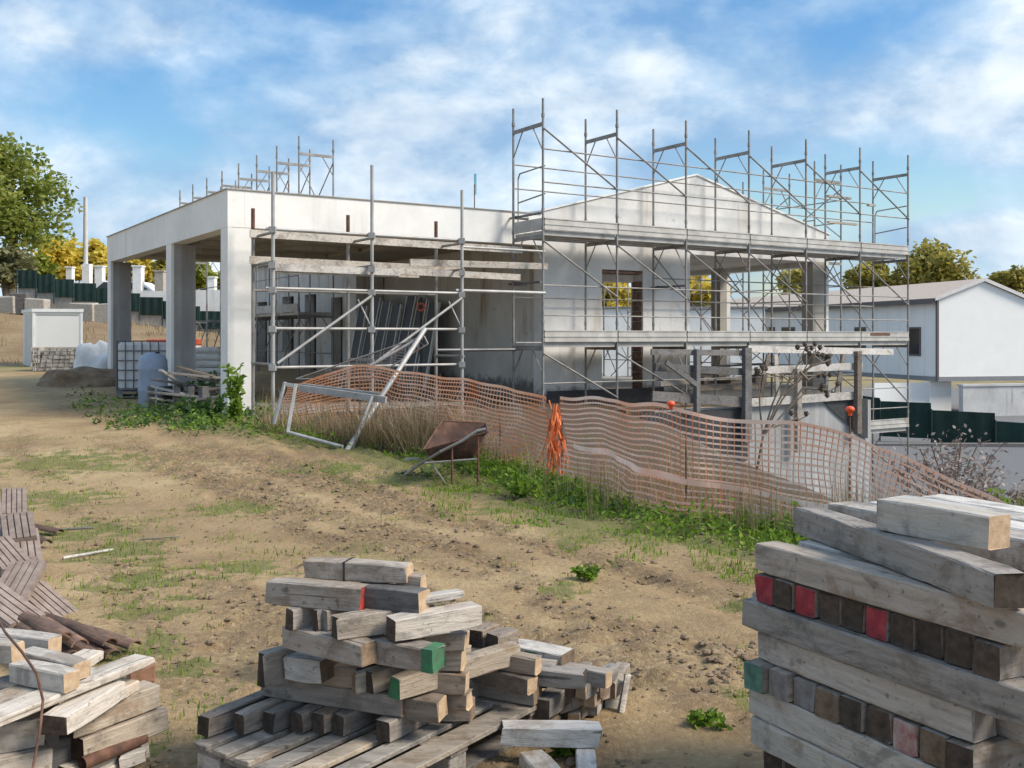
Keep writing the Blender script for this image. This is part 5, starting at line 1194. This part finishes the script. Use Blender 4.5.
for (x, y, z, dg, L_, lb) in slabs:
    q = onz(x, y, z)
    if proto is None: o = proto = slab_mesh()
    else: o = proto.copy(); C.objects.link(o)
    o.location = q; o.rotation_euler = (R.uniform(-.05, .05), -.36 + R.uniform(-.06, .06), math.radians(dg)); o.scale = (L_ / .5, .85, 1)
    tag(o, lb or 'ribbed clay slab tucked under others in the far left pile', 'clay slab', TG)
m = MB()
for k in range(9): m.box((onz(6, 560, .1).x + R.uniform(-.55, -.2), onz(6, 575, .1).y + k * .16 - .4, .06), .45, .3, .12, 0, R.uniform(-.4, .4))
tag(m.build('rubble', 'clay', jitter=.02), 'heap of broken clay pieces carrying the ribbed slabs', 'rubble')
def tile_mesh():
    m = MB(); n = 8; L = .42; pts = []
    for e, r in ((-L / 2, .062), (L / 2, .075)):
        for s in (0, .014):
            for k in range(n + 1):
                a = PI * k / n; pts.append(Vector((e, (r - s) * math.cos(a), (r - s) * math.sin(a) * .8)))
    m.v = pts; N = n + 1
    def q(a, c_, d, e): m.f.append((a, c_, d, e)); m.m.append(0)
    for k in range(n):
        q(k, k + 1, 2 * N + k + 1, 2 * N + k); q(N + k, 3 * N + k, 3 * N + k + 1, N + k + 1); q(k, N + k, N + k + 1, k + 1); q(2 * N + k, 2 * N + k + 1, 3 * N + k + 1, 3 * N + k)
    q(0, 2 * N, 3 * N, N); q(n, N + n, 3 * N + n, 2 * N + n)
    return m.build('roof_tile', 'clay_dark')
KT = 'dark roof tiles behind the left stack'
tl = [(44, 628, .2, -38, 'dark curved roof tile on top of the heap behind the left stack'), (88, 634, .12, -36, 'long dark roof tile at the outer edge of the heap'), (62, 634, .16, -40, 'dark roof tile in the middle of the heap behind the left stack'), (108, 638, .06, -32, 'dark roof tile lying farthest right on the soil'), (28, 634, .12, -40, None), (76, 644, .07, -40, None), (94, 645, .05, -38, None), (52, 646, .1, -42, None), (38, 642, .09, -40, None), (20, 626, .08, -45, None), (66, 626, .1, -36, None),
      (36, 538, .06, -40, 'dark roof tile by the back of the ribbed slabs'), (42, 529, .04, -20, 'dark broken roof tile lying beyond the ribbed slabs')]
proto = None
for (x, y, z, dg, lb) in tl:
    q = onz(x, y, z)
    if proto is None: o = proto = tile_mesh()
    else: o = proto.copy(); C.objects.link(o)
    o.location = q; o.rotation_euler = (R.uniform(-.2, .2), .08, math.radians(dg) + R.uniform(-.08, .08)); o.scale = (1., .6, .6); tag(o, lb or 'dark curved roof tile jumbled in the heap behind the left stack', 'roof tile', KT)
# sticks on the soil
for (xa, ya, xb, yb, lb, mt, r) in ((63, 558, 113, 550, 'pale straight stick lying on the soil right of the clay slabs', 'pale_wood', .013), (62, 529, 94, 527, 'thin grey stick lying on the soil beyond the pale one', 'dark_wood', .01), (140, 539, 180, 537, 'thin twig lying on the open soil', 'dark_wood', .006)):
    a, c_ = onz(xa, ya, .015), onz(xb, yb, .015); a.z = ground(a.x, a.y, True) + .015; c_.z = ground(c_.x, c_.y, True) + .015; m = MB(); m.tube(a, c_, r, 7, 0, r * .7); tag(m.build('stick', mt), lb, 'stick')
# ================================================================== VEGETATION
class LV_:
    def __init__(s): s.v = []; s.f = []
    def blade(s, p, h, w, lean, a, bend=.35):
        d = Vector((math.cos(a), math.sin(a), 0)); n = Vector((-d.y, d.x, 0)) * w / 2; i = len(s.v)
        m1 = p + Z * h * .55 + d * lean * h * .35; t = p + Z * h * (1 - .25 * abs(lean)) + d * lean * h
        s.v += [p - n, p + n, m1 + n * .75, m1 - n * .75, t]; s.f += [(i, i + 1, i + 2, i + 3), (i + 3, i + 2, i + 4)]
    def leaf(s, c, d, e, l, w):
        i = len(s.v); s.v += [c, c + d * l * .45 + e * w / 2, c + d * l, c + d * l * .45 - e * w / 2]; s.f.append((i, i + 1, i + 2, i + 3))
    def build(s, name, mat, parent=None):
        me = bpy.data.meshes.new(name); org = worldloc(parent); me.from_pydata([tuple(p - org) for p in s.v], [], s.f); me.materials.append(M[mat])
        o = bpy.data.objects.new(name, me); C.objects.link(o)
        if parent: o.parent = parent
        return o
def G3(x, y, f=True): return Vector((x, y, ground(x, y, f)))
rr = random.Random(77)
# short grass in patches on the yard
g = LV_()
for gx, gy, r in GRASS:
    for _ in range(int(900 * r * min(r, .5) / .15 * .55)):
        a = rr.uniform(0, 2 * PI); q = r * math.sqrt(rr.random()) * 1.15; x, y = gx + q * math.cos(a), gy + q * math.sin(a)
        if rr.random() > grassy(x, y) * 1.2: continue
        g.blade(G3(x, y) - Z * .004, rr.uniform(.015, .055), rr.uniform(.004, .008), rr.uniform(-.6, .9), rr.uniform(0, 2 * PI))
for _ in range(34000):
    x, y = rr.uniform(-9, 3.5), 2.8 + 12 * rr.random() ** 1.3
    if abs(x) > .56 * y + .3: continue
    if rr.random() > (grassy(x, y) - .18) * .9: continue
    g.blade(G3(x, y) - Z * .004, rr.uniform(.012, .05), rr.uniform(.004, .009), rr.uniform(-.7, .9), rr.uniform(0, 2 * PI))
for _ in range(520):
    x, y = rr.uniform(-8, 3), 3.2 + 11.5 * rr.random()
    if abs(x) > .54 * y or rr.random() > (.75 if x < .2 else .3): continue
    for k in range(int(rr.uniform(8, 34))):
        q = .05 + .09 * rr.random(); g.blade(G3(x + rr.gauss(0, q), y + rr.gauss(0, q)), rr.uniform(.012, .045), rr.uniform(.005, .010), rr.uniform(.1, 1.), rr.uniform(0, 2 * PI))
tag(g.build('grass', 'grass'), kind='stuff')
# clods and pebbles
m = MB()
def clod(x, y, s):
    c = G3(x, y); i = len(m.v); ph = rr.uniform(0, 9)
    for zz, rd in ((-.3, .8), (.25, 1.), (.7, .55)):
        for k in range(5): a = ph + 2 * PI * k / 5; q = rr.uniform(.7, 1.2) * rd * s; m.v.append(c + Vector((q * math.cos(a), q * math.sin(a), zz * s * .8)))
    for j in (0, 5):
        for k in range(5): l = (k + 1) % 5; m.f.append((i + j + k, i + j + l, i + j + 5 + l, i + j + 5 + k)); m.m.append(0)
    m.f.append(tuple(i + 10 + k for k in range(5))); m.m.append(0)
for _ in range(24000):
    x, y = rr.uniform(-7, 4), 2.9 + 9 * rr.random() ** 1.2
    if abs(x) > .55 * y + .3: continue
    if rr.random() > .10 + .9 * band(x, y): continue
    clod(x, y, abs(rr.gauss(0, .010)) + .004)
for _ in range(130):
    x, y = rr.gauss(1.15, .16), rr.gauss(5.0, .22); clod(x, y, rr.uniform(.012, .03))
o = m.build('clods', 'soil', None, fix=False); tag(o, kind='stuff')
# pale stones
for (px, py, s, lb) in ((204, 660, .05, 'small pale stone left of the middle timber stack'), (160, 585, .035, 'small grey stone on the soil right of the clay tiles'), (188, 656, .03, 'small brown stone between the left and middle stacks'), (185, 531, .05, 'dark clod like stone lying on the open yard'), (170, 640, .03, 'pale stone near the heap of dark roof tiles')):
    q = onz(px, py, 0); mound('stone', (q.x, q.y, ground(q.x, q.y, True)), s, s * .8, s * .8, 'block', lb, 'stone', px, .6, 10)
# rank green weeds along the foot of the mesh fence
g = LV_(); dk = LV_()
def fpt(t):
    L_ = [0]
    pts = [Vector((*p, 0)) for p in FPATH[1:9]]
    for p, q in zip(pts, pts[1:]): L_.append(L_[-1] + (q - p).length)
    s = t * L_[-1]
    for i in range(len(pts) - 1):
        if s <= L_[i + 1]: d = (pts[i + 1] - pts[i]).normalized(); return pts[i] + d * (s - L_[i]), d
    return pts[-1], (pts[-1] - pts[-2]).normalized()
def weedclump(lv, x, y, h, n, leafl, spread):
    for _ in range(n):
        a = rr.uniform(0, 2 * PI); q = spread * math.sqrt(rr.random()); p = G3(x + q * math.cos(a), y + q * math.sin(a)); hh = h * rr.uniform(.3, 1.1) * (1.1 - .5 * q / spread)
        c = p + Z * hh * rr.uniform(.15, 1); d = Vector((rr.gauss(0, 1), rr.gauss(0, 1), rr.gauss(.25, .5))).normalized(); e = d.cross(Vector((rr.gauss(0, 1), rr.gauss(0, 1), rr.gauss(0, 1)))).normalized()
        lv.leaf(c, d, e, leafl * rr.uniform(.6, 1.4), leafl * .42)
for _ in range(680):
    t = rr.uniform(.34, .97); p, d = fpt(t); off = -abs(rr.gauss(0, .38)) + .12
    x, y = p.x + d.y * off * -1 * -1, p.y - d.x * off * -1 * -1
    n = Vector((-d.y, d.x, 0)); q = p + n * off
    w = .75 + .5 * noise.noise(Vector((t * 14, 0, 4)))
    weedclump(g if rr.random() < .75 else dk, q.x, q.y, (.07 + .30 * rr.random() ** 2) * w * (1.15 if t > .5 else .8), 30, rr.choice((.035, .05, .075)), .2)
for _ in range(16000):   # fresh grass at the outer fringe
    t = rr.uniform(.38, .97); p, d = fpt(t); n = Vector((-d.y, d.x, 0)); q = p + n * (-.1 - 1.7 * rr.random() ** 1.8)
    if noise.noise(Vector((q.x * 2.2, q.y * 2.2, 6))) < -.12: continue
    g.blade(G3(q.x, q.y), rr.uniform(.012, .05) * rr.choice((1, 1, 1.6)), .009, rr.uniform(-.6, .6), rr.uniform(0, 2 * PI))
# weeds at the foot of the portico and its heaps
for _ in range(200):
    px = rr.uniform(78, 262); py = rr.uniform(398, 432) + (px - 170) * .05; q = aty(px, py, 10); Y = (EYE - .22) * FOC / (py - HY) ; x = (px - CX) * Y / FOC
    if px < 165 and rr.random() < .72: continue
    weedclump(dk if rr.random() < .6 else g, x, Y, .16 + .26 * rr.random() * (1 if px > 165 else .6), 36, .085, .32)
tag(g.build('weeds', 'weed_green'), kind='stuff'); tag(dk.build('weeds', 'weed_dark'), kind='stuff')
# tall dry grass
g = LV_()
for _ in range(620):
    t = rr.random(); px = 262 + 280 * t; yb = 440 + 36 * t; Y = lerpt(px, [(262, 15.6), (360, 14.), (440, 13.1), (500, 12.3), (545, 11.5)]) + rr.uniform(-.35, .55); x = (px - CX) * Y / FOC
    dens = .55 + .6 * noise.noise(Vector((px * .03, 2, 0)));
    if 345 < px < 475: dens += .3
    else: dens -= .15
    if px > 480: dens -= .3
    if rr.random() > dens * .85: continue
    h0 = rr.choice((.25, .4, .5, .75, .95)) * rr.uniform(.7, 1.1) * (.75 if px > 470 else 1.) * (.8 if px < 340 else 1)
    q0 = G3(x, Y)
    for k in range(17): g.blade(q0 + Vector((rr.gauss(0, .06), rr.gauss(0, .06), 0)), h0 * rr.uniform(.35, 1.15), rr.uniform(.005, .010), rr.uniform(.05, 1.25), rr.uniform(0, 2 * PI))
for _ in range(190):   # dry stalks behind and through the mesh on the right
    t = rr.uniform(.45, .9); p, d = fpt(t); n = Vector((-d.y, d.x, 0)); q = p + n * (rr.uniform(-.45, -.05) if rr.random() < .45 else rr.uniform(.1, 1.6))
    h0 = rr.uniform(.2, .7)
    for k in range(11): g.blade(G3(q.x + rr.gauss(0, .1), q.y + rr.gauss(0, .1)), h0 * rr.uniform(.5, 1.1), .007, rr.uniform(-.3, .3), rr.uniform(0, 2 * PI))
gg = LV_()
for _ in range(90):
    px = rr.uniform(262, 545); Y = lerpt(px, [(262, 15.3), (360, 13.7), (440, 12.8), (500, 12.), (545, 11.2)]) + rr.uniform(-.5, .5); x = (px - CX) * Y / FOC
    weedclump(gg, x, Y, rr.uniform(.05, .3), 22, .06, .16)
tag(gg.build('weeds', 'weed_green'), kind='stuff')
tag(g.build('dry_grass', 'dry_grass'), kind='stuff')
g = LV_()     # scrub on the bank left of the cabin
for _ in range(420):
    x, y = rr.uniform(-26, -7), rr.uniform(32, 44.5); h = rr.uniform(.1, .45)
    if noise.noise(Vector((x * .5, y * .5, 0))) < .0: continue
    for k in range(6): g.blade(G3(x + rr.gauss(0, .2), y + rr.gauss(0, .2), False), h * rr.uniform(.5, 1.1), .03, rr.uniform(-.5, .5), rr.uniform(0, 6.3))
tag(g.build('bank_scrub', 'dry_grass'), kind='stuff')
# leafy sapling beside the front column
def leafy(name, lab, px, py, Y, h, nst, mat, ll, cat='plant', seed=1, spread=.25):
    r2 = random.Random(seed); p = aty(px, py, Y); q0 = G3(p.x, p.y, False); t = thing(name, lab, cat, q0); st = MB(); lf = LV_()
    for s in range(nst):
        a = r2.uniform(0, 6.3); top = q0 + Vector((math.cos(a), math.sin(a), 0)) * spread * r2.uniform(.2, 1) + Z * h * r2.uniform(.6, 1); midp = q0.lerp(top, .5) + Vector((r2.uniform(-.06, .06), r2.uniform(-.06, .06), 0))
        st.path([q0, midp, top], .0045, 5)
        for k in range(26):
            f = r2.uniform(.15, 1.02); c = q0.lerp(midp, f * 2) if f < .5 else midp.lerp(top, f * 2 - 1); d = Vector((r2.gauss(0, 1), r2.gauss(0, 1), r2.gauss(.2, .5))).normalized(); e = d.cross(Vector((r2.gauss(0, 1), r2.gauss(0, 1), r2.gauss(0, 1)))).normalized()
            lf.leaf(c, d, e, ll * r2.uniform(.7, 1.4), ll * .6)
    st.build('stem', 'weed_dark', t); lf.build('foliage', mat, t); return t
leafy('sapling', 'tall leafy green sapling growing in front of the white front column', 236, 420, 16.2, .98, 10, 'weed_green', .12, seed=3, spread=.22)
leafy('weed_plant', 'low dark green weed left of the sapling before the plank heap', 205, 424, 16.3, .42, 9, 'weed_dark', .14, seed=4, spread=.45)
leafy('weed_plant', 'green bush growing among the planks behind the front column', 208, 384, 20.0, .75, 8, 'weed_dark', .12, seed=5, spread=.4)
leafy('weed_plant', 'small green plant peeping up behind the topmost timber of the middle stack', 302, 578, 4.9, .42, 4, 'weed_green', .05, seed=6, spread=.08)
leafy('weed_plant', 'pale flowering weed clump left of the mesh fence foot by the orange knot', 522, 497, 10.2, .32, 9, 'weed_green', .07, seed=8, spread=.3)
leafy('weed_plant', 'small green weed alone on the open yard before the mesh fence', 588, 580, 6.9, .08, 6, 'weed_green', .05, seed=9, spread=.09)
leafy('weed_plant', 'small green weed between the middle stack and the right stack', 706, 727, 4.28, .06, 6, 'weed_green', .035, seed=10, spread=.08)
leafy('weed_plant', 'small green weed at the foot of the low heap', 565, 765, 3.95, .10, 5, 'weed_green', .05, seed=11, spread=.06)
# dry thistle before the timber barrier
r2 = random.Random(12); q0 = aty(757, 452, 13.2); q0 = Vector((q0.x, q0.y, ground(q0.x, q0.y))); th = thing('dry_thistle', 'tall dead thistle with dark seed heads before the timber barrier', 'plant', q0)
st = MB(); hd = MB()
def TP(px, py, dy): return aty(px, py, 13.2 + dy)
for (pts, dy) in (([(763, 436), (778, 402), (795, 370), (806, 347)], 0), ([(763, 436), (782, 400), (803, 372), (814, 352)], .2), ([(763, 436), (785, 412), (806, 392), (822, 388)], -.1), ([(785, 395), (800, 380), (813, 362), (816, 350)], .1), ([(763, 436), (772, 405), (783, 378), (763, 372)], .25),
                 ([(766, 430), (782, 424), (798, 418)], -.2), ([(790, 380), (812, 366), (831, 360)], .15), ([(800, 372), (808, 380), (823, 371)], .0), ([(763, 436), (760, 410), (759, 384), (762, 371)], .3), ([(785, 412), (803, 388), (828, 390)], .05)):
    P_ = [TP(a, c_, dy + .03 * i) for i, (a, c_) in enumerate(pts)]
    if pts[0] == (763, 436): P_ = [q0] + P_
    for i, (a, c_) in enumerate(zip(P_, P_[1:])): st.tube(a, c_, .018 - .003 * i, 6, 0, .015 - .003 * i)
    e = P_[-1]
    for k in range(3):
        c_ = e + Vector((r2.uniform(-.1, .1), r2.uniform(-.1, .1), r2.uniform(-.08, .1))); hd = MB(); hd.lathe(c_ - Z * .04, [(.004, 0), (.026, .02), (.034, .04), (.022, .06), (.03, .068), (.001, .072)], 8); st.tube(e - Z * .03, c_ - Z * .03, .005, 5)
        for j in range(9):
            d = Vector((r2.gauss(0, 1), r2.gauss(0, 1), r2.gauss(.2, .7))).normalized(); hd.tube(c_, c_ + d * .055, .006, 3, 0, .001, cap=False)
        hd.build('seed_head', 'dry_head', th)
st.build('stem', 'dry_stem', th)
# dry pinkish shrub on the lower ground at the right
def dryshrub(lab, px, py, Y, h, w, n, seed):
    r2 = random.Random(seed); p = aty(px, py, Y); q0 = G3(p.x, p.y, False); t = thing('dry_shrub', lab, 'shrub', q0); st = MB(); lf = LV_()
    for k in range(n):
        a = r2.uniform(0, 6.3); top = q0 + Vector((math.cos(a) * w * r2.uniform(.1, 1), math.sin(a) * w * .6 * r2.uniform(.1, 1), h * r2.uniform(.45, 1)))
        mid = q0.lerp(top, .55) + Vector((r2.uniform(-.1, .1), r2.uniform(-.1, .1), .05)); st.path([q0, mid, top], .007, 4)
        for j in range(34):
            f = r2.uniform(.35, 1.05); c = mid.lerp(top, f) if f > .4 else q0.lerp(mid, f + .5); c = c + Vector((r2.gauss(0, .09), r2.gauss(0, .09), r2.gauss(0, .09)))
            d = Vector((r2.gauss(0, 1), r2.gauss(0, 1), r2.gauss(.3, 1))).normalized(); e = d.cross(Vector((r2.gauss(0, 1), r2.gauss(0, 1), r2.gauss(0, 1)))).normalized(); lf.leaf(c, d, e, r2.uniform(.03, .07), .035)
            if j % 6 == 0: st.tube(mid.lerp(top, min(1, f)), c, .0035, 3, cap=False)
    st.build('stem', 'dry_stem', t); lf.build('foliage', 'dry_pink', t)
dryshrub('dry pinkish grey shrub on the low ground right of the scaffold end', 955, 505, 10.5, 1.0, .62, 22, 5)
dryshrub('smaller dry pinkish grey shrub at the right edge behind the mesh fence', 1005, 500, 9.6, .62, .4, 14, 6)
leafy('weed_plant', 'green weed at the right edge behind the slumped end of the mesh fence', 1016, 500, 9.2, .5, 6, 'weed_green', .07, seed=14, spread=.2)
# ================================================================== SKY, SUN, CAMERA
SUN_AZ, SUN_EL = math.atan2(.97, -.22), math.radians(42)      # clockwise from +Y
w = bpy.data.worlds.new('World'); bpy.context.scene.world = w; w.use_nodes = True; nt = w.node_tree
bg = nt.nodes['Background']; sky = nd(nt, 'ShaderNodeTexSky', sky_type='NISHITA'); sky.sun_disc = False; sky.sun_elevation = SUN_EL; sky.sun_rotation = SUN_AZ
sky.air_density = 1.3; sky.dust_density = .8; sky.ozone_density = 2.5
tc = nd(nt, 'ShaderNodeTexCoord'); sx = nd(nt, 'ShaderNodeSeparateXYZ'); nt.links.new(tc.outputs['Generated'], sx.inputs[0])
zc = math_(nt, 'MAXIMUM', sx.outputs[2], .02); den = math_(nt, 'ADD', zc, .16)
cb = nd(nt, 'ShaderNodeCombineXYZ'); nt.links.new(math_(nt, 'DIVIDE', sx.outputs[0], den), cb.inputs[0]); nt.links.new(math_(nt, 'DIVIDE', sx.outputs[1], den), cb.inputs[1])
mp = nd(nt, 'ShaderNodeMapping'); nt.links.new(tc.outputs['Generated'], mp.inputs[0]); mp.inputs['Location'].default_value = (2.35, .7, .3); mp.inputs['Scale'].default_value = (1., 1., 1.75)
n1 = noi(nt, mp.outputs[0], 3.9, 9, .55, .15); n2 = noi(nt, mp.outputs[0], 7., 8, .56, .15)
dens = math_(nt, 'ADD', math_(nt, 'MULTIPLY', n1, .8), math_(nt, 'MULTIPLY', n2, .28))
def blob(px, py, wx, wy, amp):
    # opening or bank of cloud at a compass direction and height of the sky
    ax, az = (px - CX) / FOC, (HY - py) / FOC
    az_ = nd(nt, 'ShaderNodeMath', operation='DIVIDE'); nt.links.new(sx.outputs[0], az_.inputs[0]); nt.links.new(math_(nt, 'MAXIMUM', sx.outputs[1], .05), az_.inputs[1])
    el_ = nd(nt, 'ShaderNodeMath', operation='DIVIDE'); nt.links.new(sx.outputs[2], el_.inputs[0]); nt.links.new(math_(nt, 'MAXIMUM', sx.outputs[1], .05), el_.inputs[1])
    dx = math_(nt, 'MULTIPLY', math_(nt, 'SUBTRACT', az_.outputs[0], ax), FOC / wx); dy = math_(nt, 'MULTIPLY', math_(nt, 'SUBTRACT', el_.outputs[0], az), FOC / wy)
    r = math_(nt, 'ADD', math_(nt, 'MULTIPLY', dx, dx), math_(nt, 'MULTIPLY', dy, dy))
    return math_(nt, 'MULTIPLY', math_(nt, 'EXPONENT', math_(nt, 'MULTIPLY', r, -1.)), amp)
for args in ((930, 190, 150, 42, -.26), (760, 210, 110, 40, -.08), (170, 130, 110, 40, -.08), (60, 95, 120, 60, -.14), (300, 20, 110, 45, -.10), (880, 40, 130, 40, -.10), (430, 80, 150, 70, .05), (640, 70, 150, 60, .07), (150, 40, 130, 26, .12), (980, 115, 120, 26, .12), (330, 120, 150, 50, .05), (960, 235, 120, 22, .16), (1000, 160, 60, 12, .1)):
    dens = math_(nt, 'ADD', dens, blob(*args))
n3 = noi(nt, mp.outputs[0], 15., 7, .6, .2)
veil = val(nt, dens, .38, .58, .1, .86)
puff = val(nt, math_(nt, 'ADD', dens, math_(nt, 'MULTIPLY', math_(nt, 'SUBTRACT', n3, .5), .35)), .53, .70, 0, .75)
hv = nd(nt, 'ShaderNodeHueSaturation'); nt.links.new(sky.outputs[0], hv.inputs['Color']); hv.inputs['Hue'].default_value = .506; hv.inputs['Saturation'].default_value = 1.45; hv.inputs['Value'].default_value = .62
sh = ramp(nt, n2, [(.36, (.56, .67, .80)), (.5, (.86, .90, .94)), (.62, (1.1, 1.08, 1.06))])
vc = nd(nt, 'ShaderNodeVectorMath', operation='MULTIPLY'); vc.inputs[0].default_value = (2.35, 3.05, 3.8); nt.links.new(sh, vc.inputs[1])
pc = nd(nt, 'ShaderNodeVectorMath', operation='MULTIPLY'); pc.inputs[0].default_value = (3.75, 4.0, 4.2); nt.links.new(sh, pc.inputs[1])
c_ = mix(nt, veil, hv.outputs[0], vc.outputs[0]); c_ = mix(nt, puff, c_, pc.outputs[0])
nt.links.new(c_, bg.inputs[0]); bg.inputs[1].default_value = .15
sl = bpy.data.lights.new('sun', 'SUN'); sl.energy = 2.9; sl.angle = math.radians(20); sl.color = (1, .92, .80)
so = bpy.data.objects.new('sun', sl); C.objects.link(so)
sd = Vector((math.sin(SUN_AZ) * math.cos(SUN_EL), math.cos(SUN_AZ) * math.cos(SUN_EL), math.sin(SUN_EL)))
so.rotation_euler = sd.to_track_quat('Z', 'Y').to_euler(); so.location = (20, -10, 30)
cam = bpy.data.cameras.new('camera'); co = bpy.data.objects.new('camera', cam); C.objects.link(co)
co.location = (0, 0, EYE); co.rotation_euler = (PI / 2, 0, 0); cam.sensor_width = 36; cam.lens = 36 * FOC / 1024; cam.shift_y = -(384 - HY) / 1024; cam.clip_end = 3000; cam.clip_start = .05
sc = bpy.context.scene; sc.camera = co
sc.view_settings.view_transform = 'Standard'; sc.view_settings.look = 'None'; sc.view_settings.exposure = .80; sc.view_settings.gamma = 1.
sc.cycles.max_bounces = 6; sc.cycles.use_denoising = True
